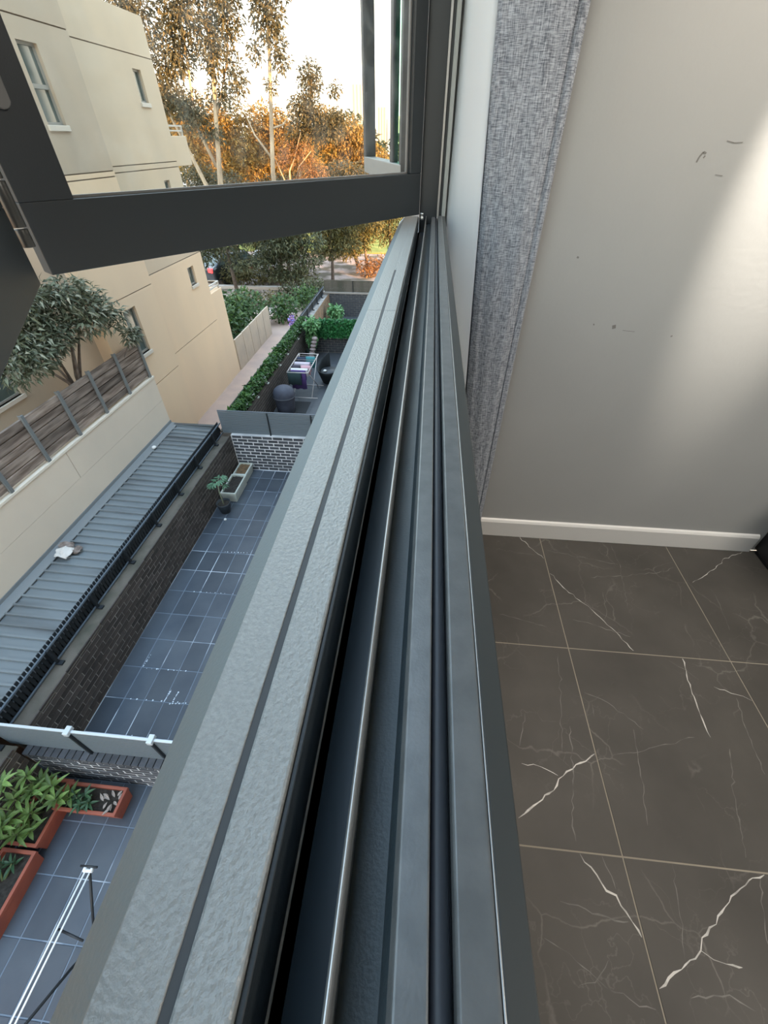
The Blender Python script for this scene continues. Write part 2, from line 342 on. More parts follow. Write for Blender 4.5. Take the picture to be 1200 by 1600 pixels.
# bifold leaf hung on the far jamb, and the second leaf folded back towards the track
M['glassA'] = glass('window_glass', (.97,.98,.96), .05)
M['gglass'] = glass('tinted_glass', (.62,.88,.78), .01, 1.0)
M['clear'] = glass('clear_glass', (.96,.97,.96), .01, 1.0)
M['bead'] = mat('glazing_bead_grey', (.20,.20,.195), .45)
def leaf(name, A, B, z0, z1, rail, st0, st1, th, flip=False, g='glassA'):
    A, B = Vector(A), Vector(B); d = (B-A).normalized(); Ln = (B-A).length
    n = Vector((d.y, -d.x))       # thickness, away from the room
    s = empty(name, (0,0,0), win)
    q = lambda *a: MB().obox(A, d, n, *a)
    q(0, Ln, 0, th, z0, z0+rail).obj('bottom_rail', M['frame'], s, bevel=.0015)
    q(0, Ln, 0, th, z1-rail, z1).obj('top_rail', M['frame'], s, bevel=.0015)
    q(0, st0, 0, th, z0+rail, z1-rail).obj('stile', M['frame'], s, bevel=.0015)
    q(Ln-st1, Ln, 0, th, z0+rail, z1-rail).obj('stile', M['frame'], s, bevel=.0015)
    q(st0-.004, Ln-st1+.004, th*.45, th*.45+.006, z0+rail-.004, z1-rail+.004).obj('glass_pane', M[g], s)
    bd = MB()
    bd.obox(A, d, n, st0, Ln-st1, th*.30, th*.45, z0+rail, z0+rail+.004); bd.obox(A, d, n, st0, st0+.006, th*.30, th*.45, z0+rail, z1-rail)
    bd.obj('glazing_bead', M['bead'], s, bevel=.0006)
    return s, A, d, n
s1, A1, d1, n1 = leaf('bifold_sash', (-.0335,1.455), (-.587,.686), -.160, .99, .092, .046, .074, .036, False)
s2, A2, d2, n2 = leaf('bifold_sash', (-.567,.634), (-.066,-.168), -.160, .99, .092, .074, .05, .036, False)
hm = mat('hinge_dark_grey', (.075,.075,.07), .35, .4)
for zz in (-.117, .42):
    hg = MB(); c = (-.5785,.658)
    for a, b, r in ((0,.022,.0085),(.024,.076,.0088),(.078,.1,.0085)):
        hg.tube([(c[0],c[1],zz+a),(c[0],c[1],zz+b)], r, 16)
    hg.obox((-.574,.656), d1, n1, -.03, -.0, -.002, .001, zz, zz+.1) if False else None
    hg.obj('hinge', hm, s1, True, .0008)
hd = MB()
pl = []
for k in range(20):
    w = 2*math.pi*k/20; cx, cz = math.cos(w)*.011, math.sin(w)*.011+(.035 if math.sin(w) > 0 else 0)
    pl.append((cx, cz))
vs = [(A1.x+d1.x*(.915+x)-n1.x*t, A1.y+d1.y*(.915+x)-n1.y*t, .04+z) for t in (-.0005,.006) for x, z in pl]
hd.add(vs, [tuple(range(20)), tuple(range(20,40))[::-1]]+[(i,20+i,20+(i+1)%20,(i+1)%20) for i in range(20)])
hd.obj('flush_bolt', mat('flush_bolt_grey', (.16,.16,.155), .4, .3), s1, bevel=.001)

# open sash of the window beyond
nb = thing('neighbouring_window_sash', 'dark grey outward opened sash with pale bottom rail seen through the bifold glass', 'window')
A3, B3 = Vector((-.105,1.75)), Vector((-.350,2.69)); d3 = (B3-A3).normalized(); n3 = Vector((-d3.y, d3.x))
M['nbframe'] = mat('sash_grey', (.030,.034,.042), .5, col2=(.05,.052,.055), scale=20)
M['nbpale'] = mat('sash_pale_grey', (.22,.215,.205), .55)
q = lambda *a: MB().obox(A3, d3, n3, *a)
q(0, .965, -.05, 0, -.122, -.062).obj('bottom_rail', M['nbpale'], nb, bevel=.003)
q(.90, .965, -.05, 0, -.062, 1.2).obj('stile', M['nbframe'], nb, bevel=.003)
q(.965, .972, -.052, -.002, -.122, 1.2).obj('bead', M['nbpale'], nb)
q(.20, .25, -.026, -.004, -.062, 1.2).obj('stile', M['nbframe'], nb, bevel=.003)
q(0, .05, -.03, 0, -.062, 1.2).obj('stile', M['nbframe'], nb, bevel=.003)
q(0, .965, -.05, 0, 1.2, 1.26).obj('top_rail', M['nbframe'], nb)
q(.25, .9, -.018, -.012, -.062, 1.2).obj('glass_pane', M['clear'], nb)
q(.05, .20, -.018, -.012, -.062, 1.2).obj('glass_pane', M['gglass'], nb)

# ================================================================ CURTAIN and cabinet
def linen():
    m = mat('grey_linen', (.30,.315,.335), .85, spec=.2); N, L = m.node_tree.nodes, m.node_tree.links; b = N['Principled BSDF']
    t = N.new('ShaderNodeTexCoord'); f = []
    for sc in ((700,700,45), (60,60,650)):
        mp = N.new('ShaderNodeMapping'); mp.inputs['Scale'].default_value = sc; L.new(t.outputs['Object'], mp.inputs[0])
        n = N.new('ShaderNodeTexNoise'); n.inputs['Scale'].default_value = 1; n.inputs['Detail'].default_value = 2; L.new(mp.outputs[0], n.inputs[0]); f.append(n)
    a = N.new('ShaderNodeMath'); a.operation = 'ADD'; L.new(f[0].outputs['Fac'], a.inputs[0]); L.new(f[1].outputs['Fac'], a.inputs[1])
    r = N.new('ShaderNodeValToRGB'); r.color_ramp.elements[0].position = .40; r.color_ramp.elements[1].position = .62
    dv = N.new('ShaderNodeMath'); dv.operation = 'MULTIPLY'; dv.inputs[1].default_value = .5; L.new(a.outputs[0], dv.inputs[0]); L.new(dv.outputs[0], r.inputs[0])
    r.color_ramp.elements[0].color = (.125,.14,.165,1); r.color_ramp.elements[1].color = (.50,.535,.59,1); L.new(r.outputs[0], b.inputs['Base Color'])
    u = N.new('ShaderNodeBump'); u.inputs['Strength'].default_value = .25; u.inputs['Distance'].default_value = .002; L.new(a.outputs[0], u.inputs['Height']); L.new(u.outputs[0], b.inputs['Normal'])
    return m
cu = thing('curtain', 'grey linen curtain gathered beside the window jamb', 'curtain')
def cloth(name, pts, m, sh, th=.0012):
    mb = MB(); zs = [1.12-i*.08 for i in range(33)]; n = len(pts)
    zs[-1] = -1.435
    for z in zs:
        k = max(0, min(1, (.23-z)/1.3))
        for i, (x, y) in enumerate(pts):
            mb.v.append((x+sh(x, k)+.0012*math.sin(z*5+i), y+.0015*math.sin(z*3.1+i*.7), z))
    for j in range(len(zs)-1):
        for i in range(n-1): mb.f.append((j*n+i, j*n+i+1, (j+1)*n+i+1, (j+1)*n+i))
    o = mb.obj(name, m, cu, True); s = o.modifiers.new('thickness', 'SOLIDIFY'); s.thickness = th; return o
def spl(pts, n=6):
    out = []
    for i in range(len(pts)-1):
        p0, p1, p2, p3 = [Vector(pts[max(0, min(len(pts)-1, i+k))]) for k in (-1,0,1,2)]
        for k in range(n):
            t = k/n; out.append(tuple(.5*((2*p1)+(p2-p0)*t+(2*p0-5*p1+4*p2-p3)*t*t+(3*p1-p0-3*p2+p3)*t*t*t)))
    return out+[tuple(pts[-1])]
sh = lambda x, k: .075*k*max(0, min(1, (.30-x)/.17))
cloth('fabric', spl([(.118,1.490),(.117,1.468),(.123,1.452),(.134,1.442),(.165,1.436),(.21,1.431),(.255,1.432),(.282,1.440),(.290,1.452),(.288,1.466),(.291,1.456),(.300,1.448),(.312,1.452),(.317,1.468),(.312,1.495)]), linen(), sh)
cloth('lining', spl([(.046,1.500),(.066,1.482),(.095,1.462),(.119,1.458)]), mat('blockout_lining', (.80,.86,.90), .6, trans=.12), lambda x, k: .06*k*max(0, (x-.046)/.07))
MB().tube([(.03,1.45,1.14),(1.3,1.45,1.14)], .012, 12).obj('rod', M['frame'], cu, True)

cb = thing('low_cabinet', 'black low cabinet against the far wall at the right edge', 'cabinet')
MB().box(1.607, 2.9, 1.06, 1.505, -1.43, -.95).obj('body', M['black'], cb, bevel=.004)
MB().box(1.60, 2.91, 1.045, 1.505, -.949, -.925).obj('top', M['black'], cb, bevel=.003)
for k in range(2): MB().box(1.62+k*.64, 2.25+k*.64, 1.04, 1.059, -1.40, -.965).obj('door', M['black'], cb, bevel=.003)
MB().box(1.615, 2.89, 1.075, 1.49, -1.45, -1.43).obj('plinth', M['black'], cb)
# ================================================================ OUTSIDE: own facade, ground
G = -6.0
M['render'] = mat('own_facade_render', (.42,.41,.39), .8)
of = MB(); of.box(-.058, .034, RY-4, 16.5, -6, -1.451); of.box(-.058, .6, 1.64, 16.5, -1.449, 5.2); of.box(-.058, .034, RY-4, 16.5, 1.36, 5.2); of.box(-.058, .034, -7.2, RY-.11, -1.449, 1.34)
of.box(.036, 9, 16.3, 16.5, -6, 5.2)
struct(of.obj('wall_outside', M['render']))
M['ground'] = mat('street_ground', (.50,.40,.36), .9, col2=(.17,.14,.10), scale=1.1, dist=(.42,.58), detail=8)
struct(MB().box(-120, 60, 19.95, 300, -6.3, -6.05).obj('ground', M['ground']))
struct(MB().box(-60, -4.62, -20, 19.95, -6.3, -6.0).obj('lane_path', mat('pink_concrete_path', (.47,.33,.26), .85, col2=(.40,.29,.24), scale=2)))
M['grass'] = mat('sunlit_lawn', (.16,.22,.035), .9, col2=(.36,.34,.08), scale=1.5, bump=.3, bscale=40)
struct(MB().box(-40, 12, 34, 70, -6.04, -6.0).obj('lawn', M['grass']))
struct(MB().box(-60, 20, 24.0, 24.3, -6.04, -5.9).obj('kerb_strip', mat('pale_kerb', (.62,.56,.5), .8)))

# ---- courtyards: slate pavers on a pale bed
M['paver'] = shade_by_object(mat('slate_paver', (.052,.064,.082), .36, col2=(.078,.092,.110), scale=1.6, detail=5, bump=.06, bscale=30), .8, 1.2)
M['bed'] = mat('white_stained_joint', (.16,.20,.25), .8, col2=(.55,.60,.66), scale=1.3, dist=(.50,.62), detail=6)
M['slab'] = mat('dark_deck', (.055,.062,.072), .55, col2=(.075,.082,.09), scale=3)
cf = struct(MB().box(-4.62, -.06, -5, 7.95, -6.2, -6.004).obj('courtyard_floor', M['bed']))
def paver(x0, x1, y0, y1):
    return MB().add([(x0,y0,-6.004),(x1,y0,-6.004),(x1,y1,-6.004),(x0,y1,-6.004),(x0+.004,y0+.004,-6),(x1-.004,y0+.004,-6),(x1-.004,y1-.004,-6),(x0+.004,y1-.004,-6)],
           [(4,5,6,7),(0,1,5,4),(1,2,6,5),(2,3,7,6),(3,0,4,7)])
PX, PY = .295, .48
for (ya, yb) in ((-1.1, 1.33), (1.52, 7.93)):
    k = math.floor((ya-2.34)/PY)
    while 2.34+k*PY < yb:
        y0, y1 = max(ya, 2.34+k*PY), min(yb, 2.34+(k+1)*PY)
        for i in range(8):
            x0 = -4.26+i*PX; x1 = x0+PX
            if y1-y0 > .05: paver(x0+.0055, x1-.0055, y0+.0055, y1-.0055).obj('paver', M['paver'], cf)
        k += 1
MB().box(-4.26+8*PX, -.06, -5, 7.93, -6.003, -6.0).obj('paving_under_window', M['slab'], cf)
MB().box(-4.26, -1.9, -5, -1.1, -6.003, -6.0).obj('paving_under_window', M['slab'], cf)
spl_ = MB()                                            # lime stains along some joints
for x, y, dx, dy in ((-3.9,2.34,.9,.02),(-3.95,2.80,.75,.02),(-3.85,4.26,.8,.018),(-3.3,2.32,.25,.035),(-3.37,2.36,.02,.16),(-3.95,2.82,.02,.2),(-3.25,2.36,.02,.14),(-3.6,5.24,.5,.018),(-3.3,1.5,.02,.3),(-3.6,1.62,.018,.25)):
    n = 9
    for i in range(n):
        a, b = R.random(), R.random(); cx, cy = x+dx*(i+a)/n, y+dy*(i+b)/n; r = .005+.010*R.random()
        p = [(cx+r*math.cos(w*1.05)*(.7+.5*R.random()), cy+r*math.sin(w*1.05)*(.7+.5*R.random()), -5.9985) for w in range(6)]
        spl_.add(p, [tuple(range(6))])
st = spl_.obj('lime_stain', mat('lime_white', (.62,.68,.74), .8), cf)
c2 = struct(MB().box(-4.62, -.06, 8.13, 15.5, -6.2, -6.0).obj('courtyard_floor', M['slab']))
c3 = struct(MB().box(-4.62, -.06, 15.7, 19.8, -6.2, -6.0).obj('courtyard_floor', M['slab']))
for i in range(8): MB().box(-4.2+i*.5, -4.2+i*.5+.49, 8.2, 15.4, -5.999, -5.994).obj('deck_board', M['slab'], c2) if i < 4 else None
MB().box(-4.1, -3.3, 9.9, 11.5, -5.993, -5.985).obj('ground_mat', mat('dark_mat', (.02,.022,.024), .9), c2)

# ---- brick walls
M['brick'] = shade_by_object(mat('dark_brown_brick', (.055,.045,.040), .8, col2=(.085,.070,.060), scale=9, bump=.25, bscale=50), .65, 1.35)
M['mortar'] = mat('grey_mortar', (.40,.37,.34), .9, col2=(.22,.20,.18), scale=6)
M['brick2'] = shade_by_object(mat('charcoal_brick', (.050,.056,.064), .8, col2=(.075,.08,.09), scale=9, bump=.25, bscale=50), .7, 1.4)
M['mortar2'] = mat('white_mortar', (.74,.74,.74), .9, col2=(.42,.43,.44), scale=1.6)
M['coping'] = mat('stained_concrete', (.130,.112,.090), .9, col2=(.070,.068,.050), scale=2.2, dist=(.4,.62), bump=.3, bscale=30)
BL, BH, BP, BZ = .228, .074, .240, .0857
def brick_row_wall(name, core, face, axis, a0, a1, zt, brick, mortar, cap=300):
    """core box in mortar, bricks standing 9 mm proud on one face; axis 'y' runs along Y (face is an X), 'x' along X (face is a Y)"""
    w = struct(MB().box(*core).obj(name, M[mortar])); n = 0; rest = MB()
    BH, BL = (.074, .228) if mortar == 'mortar' else (.062, .216); jt = (BP-BL)/2
    src = MB().box(-BL/2, BL/2, -.009, .009, -BH/2, BH/2)
    me = None; rows = int(round((zt-G)/BZ)); items = []
    for r in range(rows):
        z = G+.006+BZ*(r+.5); a = a0-(BP/2 if r % 2 else 0)
        while a < a1:
            s, e = max(a+jt, a0), min(a+BP-jt, a1)
            if e-s > .05: items.append(((s+e)/2, e-s, z))
            a += BP
    items.sort(key=lambda t: (t[0] if axis == 'y' else t[0]))
    for c, ln, z in items:
        dz = R.uniform(-.002,.002); dd = R.uniform(-.002,.003)
        if n < cap:
            if me is None:
                o = src.obj('brick', M[brick], w); me = o.data
            else:
                o = bpy.data.objects.new('brick', me); COL.objects.link(o); o.parent = w
            o.scale.x = ln/BL
            if axis == 'y': o.location = (face+dd, c, z+dz); o.rotation_euler.z = math.pi/2
            else: o.location = (c, face+dd, z+dz)
            n += 1
        else:
            if axis == 'y': rest.box(face-.009+dd, face+.009+dd, c-ln/2, c+ln/2, z-BH/2, z+BH/2)
            else: rest.box(c-ln/2, c+ln/2, face-.009+dd, face+.009+dd, z-BH/2, z+BH/2)
    if rest.v: tag(rest.obj('brickwork', M[brick], w), kind='stuff')
    return w
ZT = -5.10
sw = brick_row_wall('garden_wall', (-4.60,-4.2645,1.48,7.95,G-.2,ZT-.01), -4.2695, 'y', 1.50, 7.93, ZT, 'brick', 'mortar')
MB().box(-4.62, -4.258, 1.48, 7.95, ZT-.012, ZT+.006).obj('coping', M['coping'], sw, bevel=.004)
sw1 = brick_row_wall('garden_wall', (-4.60,-4.2645,-4,1.31,G-.2,ZT-.01), -4.2695, 'y', -.2, 1.31, ZT, 'brick', 'mortar')
MB().box(-4.62, -4.258, -4, 1.36, ZT-.012, ZT+.006).obj('coping', M['coping'], sw1, bevel=.004)
fwl = brick_row_wall('garden_wall', (-4.26,-.06,7.9445,8.13,G-.2,-5.05), 7.9495, 'x', -4.25, -1.9, -5.05, 'brick2', 'mortar2')
nw = brick_row_wall('garden_wall', (-4.26,-.06,1.3295,1.50,G-.2,-5.28), 1.3345, 'x', -4.25, -2.2, -5.28, 'brick2', 'mortar2', cap=300)
for i in range(25):                                    # soldier course on edge as coping
    x = -4.25+i*.0865; MB().box(x, x+.076, 1.318, 1.505, -5.28, -5.205+R.uniform(-.003,.003)).obj('coping_brick', M['brick2'], nw, bevel=.003)
w2 = brick_row_wall('garden_wall', (-4.60,-4.2645,8.15,15.5,G-.2,ZT-.01), -4.2695, 'y', 8.15, 15.5, ZT, 'brick', 'mortar', cap=0)
MB().box(-4.62, -4.258, 8.15, 15.5, ZT-.012, ZT+.006).obj('coping', M['coping'], w2)
w3 = brick_row_wall('garden_wall', (-4.26,-.06,15.52,15.7,G-.2,-5.45), 15.519, 'x', -4.25, -1.8, -5.45, 'brick2', 'mortar', cap=0)
M['tanbrick'] = mat('tan_streaked_wall', (.26,.17,.10), .8, col2=(.16,.11,.07), scale=5, stretch=(1,2,.4))  # tan wall colour streaked with darker brown
w4 = brick_row_wall('garden_wall', (-4.60,-4.2645,15.72,19.8,G-.2,ZT-.01), -4.2695, 'y', 15.72, 19.8, ZT, 'tanbrick', 'mortar', cap=0)
w5 = brick_row_wall('garden_wall', (-4.62,-.06,19.8,19.95,G-.2,-5.06), 19.797, 'x', -4.25, -1.8, -5.06, 'brick2', 'mortar', cap=0)
MB().box(-4.62, -.06, 19.77, 19.97, -5.06, -5.0).obj('coping', mat('pale_coping', (.33,.30,.27), .8), w5)

# ---- slat fences on the long wall, one run per courtyard
M['slat'] = mat('black_slat', (.014,.018,.022), .5)
M['rail'] = mat('blue_grey_rail', (.10,.125,.15), .4)
def side_fence(y0, y1, label, slats, solid=False):
    t = thing('slat_fence', label, 'fence', 'slat fences along the lane wall')
    MB().box(-4.512, -4.488, y0, y1, -4.835, -4.805).obj('rail', M['rail'], t, bevel=.004)
    MB().box(-4.512, -4.488, y0, y1, -5.085, -5.06).obj('rail', M['rail'], t, bevel=.004)
    if slats:
        me = None; n = int((y1-y0)/.06)
        for i in range(n):
            if me is None: o = MB().box(-.006, .006, -.021, .021, 0, .32).obj('slat', M['slat'], t); me = o.data
            else: o = bpy.data.objects.new('slat', me); COL.objects.link(o); o.parent = t
            o.location = (-4.522, y0+.03+i*.06, -5.078); o.rotation_euler.z = R.uniform(-.04,.04)
    else: MB().box(-4.53, -4.514, y0, y1, -5.078, -4.77).obj('slat_panel', M['slat'], t)
    y = y0+.02
    while y < y1:
        p = MB().box(-4.487, -4.455, y-.016, y+.016, -5.07, -4.80); p.box(-4.487, -4.40, y-.03, y+.03, -5.094, -5.07)
        p.obj('post', M['slat'], t); y += .867
    return t
side_fence(1.46, 8.05, 'black vertical slat fence above the brown brick wall of the paved court', True)
side_fence(-3.9, 1.36, 'black vertical slat fence end at the left edge behind the terracotta planters', False)
hf = side_fence(8.15, 15.5, 'black fence hung with ivy above the court with the drying rack', False)
side_fence(15.72, 19.9, 'black fence along the tan wall of the farthest court', False)

# ---- cross fences
M['slab_bl'] = mat('blue_grey_slat', (.135,.165,.185), .5)
M['bright'] = mat('pale_aluminium_cap', (.50,.55,.58), .35)
def cross_fence(y, x0, x1, z0, z1, posts, label, cap, m='slab_bl'):
    t = thing('cross_fence', label, 'fence'); n = int((z1-z0)/.045); me = None
    for i in range(n):
        if me is None: o = MB().box(0, x1-x0, -.009, .009, 0, .040).obj('slat', M[m], t); me = o.data
        else: o = bpy.data.objects.new('slat', me); COL.objects.link(o); o.parent = t
        o.location = (x0, y, z0+i*.045)
    MB().box(x0, x1, y-.013, y+.013, z1-.012, z1+.008).obj('top_rail', M[cap], t, bevel=.003)
    for x in posts:
        MB().box(x-.012, x+.012, y-.036, y-.010, z0-.02, z1-.01).obj('post', M['slat'], t)
        if cap == 'bright': MB().box(x-.03, x+.03, y-.045, y+.045, z1-.02, z1+.035).obj('bracket', M['bright'], t, bevel=.006)
    return t
cross_fence(1.42, -4.46, -1.6, -5.20, -4.635, (-3.455,-2.545), 'blue grey slatted cross fence with white brackets behind the terracotta planters', 'bright')
cross_fence(8.02, -4.46, -1.6, -5.04, -4.48, (-3.33,-2.35), 'blue grey slatted cross fence at the far end of the paved court', 'rail')
cross_fence(19.86, -4.46, -1.0, -5.0, -4.55, (-3.2,-2.0), 'dark slatted cross fence closing the farthest court', 'coping', 'coping')

# ---- artificial hedge on the fence of the second court
def foliage(name, blobs, n, L, w, m, parent=None, stuff=True, droop=.25, rnd=R, shell=.55):
    mb = MB(); tot = sum(b[1][0]*b[1][1]*b[1][2] for b in blobs)**1.0
    for c, r in blobs:
        k = int(n*(r[0]*r[1]*r[2])/tot)+4
        for _ in range(k):
            d = Vector((rnd.gauss(0,1), rnd.gauss(0,1), rnd.gauss(0,1))).normalized()*(rnd.random()**shell)
            p = Vector((c[0]+d.x*r[0], c[1]+d.y*r[1], c[2]+d.z*r[2]))
            mb.leaf(p, (d.x+rnd.gauss(0,.6), d.y+rnd.gauss(0,.6), d.z*.6+rnd.gauss(0,.5)), L*rnd.uniform(.7,1.3), w*rnd.uniform(.7,1.3), droop, rnd.uniform(-1,1))
    o = mb.obj(name, m, parent)
    if stuff: o['kind'] = 'stuff'
    return o
M['ivy'] = mat('ivy_leaf', (.05,.15,.03), .5, island=((.014,.05,.010),(.04,.12,.022),(.08,.18,.034)), trans=.2)
M['ivy2'] = mat('bright_ivy_leaf', (.03,.22,.07), .5, island=((.015,.10,.028),(.03,.19,.055),(.055,.25,.07)), trans=.2)
M['petal'] = mat('white_petal', (.75,.78,.70), .6)
def hedge(name, label, box, n, m, flowers, backing):
    t = thing(name, label, 'hedge'); mb = MB(); x0,x1,y0,y1,z0,z1 = box
    MB().box(*backing).obj('backing', mat('hedge_mesh', (.02,.05,.015), .9), t)
    for _ in range(n):
        p = (R.uniform(x0,x1), R.uniform(y0,y1), R.uniform(z0,z1)); nx = 1 if x1-x0 < y1-y0 else 0
        mb.leaf(p, (nx*R.uniform(.2,1)+R.gauss(0,.4), -(1-nx)*R.uniform(.2,1)+R.gauss(0,.4), R.uniform(-.9,.6)), .11*R.uniform(.6,1.3), .075, .2, R.uniform(-1,1))
    tag(mb.obj('leaves', M[m], t), kind='stuff')
    for p in flowers:
        f = MB()
        for k in range(6):
            a = k*math.pi/3; f.leaf(p, (math.cos(a)+.5, math.sin(a)-.3, .5), .085, .07, .1)
        f.obj('flower', M['petal'], t)
hedge('ivy_screen', 'dark ivy screen with white flowers hanging along the lane fence', (-4.46,-4.31,8.2,15.38,-5.0,-4.70), 5200, 'ivy',
      [(-4.30, 8.5+i*.52+R.uniform(-.15,.15), -4.86+R.uniform(-.06,.06)) for i in range(14)]+[(-4.28, 8.6+i*1.1+R.uniform(-.2,.2), -5.1) for i in range(6)], (-4.485,-4.47,8.2,15.4,-5.09,-4.74))
hedge('ivy_screen', 'bright green artificial ivy screen across the end of the drying rack court', (-4.18,-1.5,15.36,15.44,-5.38,-4.78), 4200, 'ivy2',
      [(-4.0+i*.5, 15.38, -4.92+R.uniform(-.1,.05)) for i in range(5)], (-4.24,-1.5,15.475,15.50,-5.44,-4.80))

# ================================================================ corrugated roof, rag
rf = thing('corrugated_roof', 'long grey corrugated lean-to roof between the beige wall and the slat fence', 'roof')
M['iron'] = mat('weathered_roof_steel', (.20,.225,.235), .42, .1, col2=(.12,.13,.135), scale=1.1, dist=(.48,.75), detail=6, stretch=(.6,3,1))
pr_ = []; y = -3.0
while y < 8.0:
    pr_ += [(y,-4.912),(y+.112,-4.912),(y+.118,-4.878),(y+.146,-4.878)]; y += .155
RZ = 0.03
sh_ = MB(); n = len(pr_)
sh_.v = [(-4.56, a, z-RZ) for a, z in pr_]+[(-5.58, a, z+.01) for a, z in pr_]
sh_.f = [(i, i+1, n+i+1, n+i) for i in range(n-1)]
so = sh_.obj('sheet', M['iron'], rf); sm = so.modifiers.new('t', 'SOLIDIFY'); sm.thickness = .004
MB().extr([(-5.667,-4.80),(-5.667,-4.885),(-5.50,-4.885),(-5.50,-4.872),(-5.655,-4.858),(-5.655,-4.80)], 'y', -3, 8.06).obj('wall_flashing', mat('flashing_steel', (.22,.24,.25), .4, .1), rf)
MB().extr([(7.98,-4.95),(8.05,-4.95),(8.05,-4.865),(7.98,-4.865)], 'x', -5.66, -4.56).obj('end_flashing', mat('dark_flashing', (.07,.08,.085), .45), rf)
MB().box(-4.60, -4.53, -3, 8.05, -5.02, -4.94).obj('gutter', M['slat'], rf)
rg = thing('crumpled_rag', 'crumpled white and brown rag lying on the corrugated roof', 'rag')
def rag(name, c, rx, ry, m, h, seed):
    rr = random.Random(seed); mb = MB(); n = 9
    for i in range(n):
        for j in range(n):
            u, v = i/(n-1)*2-1, j/(n-1)*2-1; k = max(0, 1-.6*(u*u+v*v)/2)
            mb.v.append((c[0]+u*rx*(1-.25*v*v)+rr.gauss(0,.012), c[1]+v*ry*(1-.25*u*u)+rr.gauss(0,.012), c[2]+h*k*(.45+.75*rr.random())))
    mb.f = [(i*n+j, (i+1)*n+j, (i+1)*n+j+1, i*n+j+1) for i in range(n-1) for j in range(n-1)]
    o = mb.obj(name, m, rg, True); s = o.modifiers.new('s', 'SUBSURF'); s.levels = s.render_levels = 1
rag('white_cloth', (-5.40,3.98,-4.90), .15, .13, mat('rag_white', (.62,.58,.53), .9), .13, 3)
rag('brown_cloth', (-5.47,4.13,-4.895), .14, .07, mat('rag_brown', (.10,.07,.055), .9, col2=(.3,.25,.22), scale=9), .12, 8)
rag('brown_cloth', (-5.27,4.06,-4.90), .07, .09, bpy.data.materials['rag_brown'], .10, 5)
pb = tag(MB().lathe([(0,0),(.03,.003),(.045,.02),(.04,.045),(.02,.058),(0,.06)], (-5.52,7.0,-4.878), 14).obj('ball', mat('ball_white', (.8,.8,.78), .5), None, True), 'small white ball resting on the far end of the corrugated roof', 'ball')

# ================================================================ beige apartment building
bd = thing('apartment_building', 'beige rendered three storey apartment block on the left with recessed bands', 'building')
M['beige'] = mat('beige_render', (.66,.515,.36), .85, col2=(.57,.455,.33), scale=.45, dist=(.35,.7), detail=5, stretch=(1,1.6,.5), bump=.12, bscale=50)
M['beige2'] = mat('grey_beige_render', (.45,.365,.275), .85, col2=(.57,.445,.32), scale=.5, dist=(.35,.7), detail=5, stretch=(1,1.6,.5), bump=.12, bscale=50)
M['beigelit'] = mat('beige_render_bounce_lit', (.80,.595,.395), .85, col2=(.73,.55,.375), scale=.5, dist=(.35,.7), detail=5, stretch=(1,1.6,.5), bump=.12, bscale=50)  # beige render with the warm bounced light put into its colour
M['grooved'] = mat('band_joint_dark', (.20,.165,.13), .9)
M['winf'] = mat('window_frame_grey', (.34,.315,.27), .5)
M['pane'] = mat('far_window_pane', (.08,.11,.10), .06, spec=.9)
M['sillw'] = mat('pale_window_sill', (.66,.58,.48), .8)
def facade(X, y0, y1, z0, z1, holes, grooves, m, depth=.25):
    """rendered wall facing +X with window holes and recessed band joints"""
    ys = sorted({y0, y1, *[h[0] for h in holes], *[h[1] for h in holes]})
    zs = sorted({z0, z1, *[h[2] for h in holes], *[h[3] for h in holes], *[g-.009 for g in grooves], *[g+.009 for g in grooves]})
    mb = MB(); gb = MB(); cell = {}
    for i in range(len(ys)-1):
        for j in range(len(zs)-1):
            cy, cz = (ys[i]+ys[i+1])/2, (zs[j]+zs[j+1])/2
            if any(h[0] < cy < h[1] and h[2] < cz < h[3] for h in holes): continue
            g = any(abs(cz-q) < .0085 for q in grooves)
            (gb if g else mb).box(X-depth, X-(.02 if g else 0), ys[i], ys[i+1], zs[j], zs[j+1])
    o = mb.obj('wall_panel', m, bd); 
    if gb.v: gb.obj('band_joint', M['grooved'], bd)
    for (a, b, c, d, transom) in holes:
        f = MB(); t = .035; xf = X-.05
        f.box(xf-.05, xf, a, a+t, c, d); f.box(xf-.05, xf, b-t, b, c, d); f.box(xf-.05, xf, a+t, b-t, c, c+t); f.box(xf-.05, xf, a+t, b-t, d-t, d)
        if transom: f.box(xf-.045, xf+.005, a+t, b-t, transom-.025, transom+.025)
        w = f.obj('window', M['winf'], bd)
        MB().box(xf-.03, xf-.022, a+t, b-t, c+t, d-t).obj('pane', M['pane'], w)
        MB().box(X-.10, X+.03, a-.03, b+.03, c-.07, c).obj('sill', M['sillw'], w, bevel=.006)
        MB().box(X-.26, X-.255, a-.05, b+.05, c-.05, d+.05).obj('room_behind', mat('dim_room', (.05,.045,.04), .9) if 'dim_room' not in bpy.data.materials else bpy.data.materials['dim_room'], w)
    return o
XA, XB, XC = -5.83, -6.25, -7.0
facade(XB, 9.36, 12.78, -2.305, 1.90, [(11.83,12.15,.58,1.08,0),(11.87,12.13,-1.22,-.72,0)], (1.29,-.40,-.50,-2.29), M['beige'])
facade(XB, 9.36, 12.78, -6.05, -2.305, [(11.82,12.16,-2.93,-2.51,0)], (-4.06,), M['beigelit'])
facade(XA, 7.37, 9.36, -.42, 1.90, [(8.08,8.50,.16,1.03,.58)], (1.27,), M['beige2'])
facade(XA, 7.37, 9.36, -2.305, -.42, [], (-.429,-.51,-2.29), M['beigelit'])
facade(XA, 7.37, 9.36, -6.05, -2.305, [(8.09,8.53,-3.37,-2.50,-2.90)], (-4.06,), M['beigelit'])
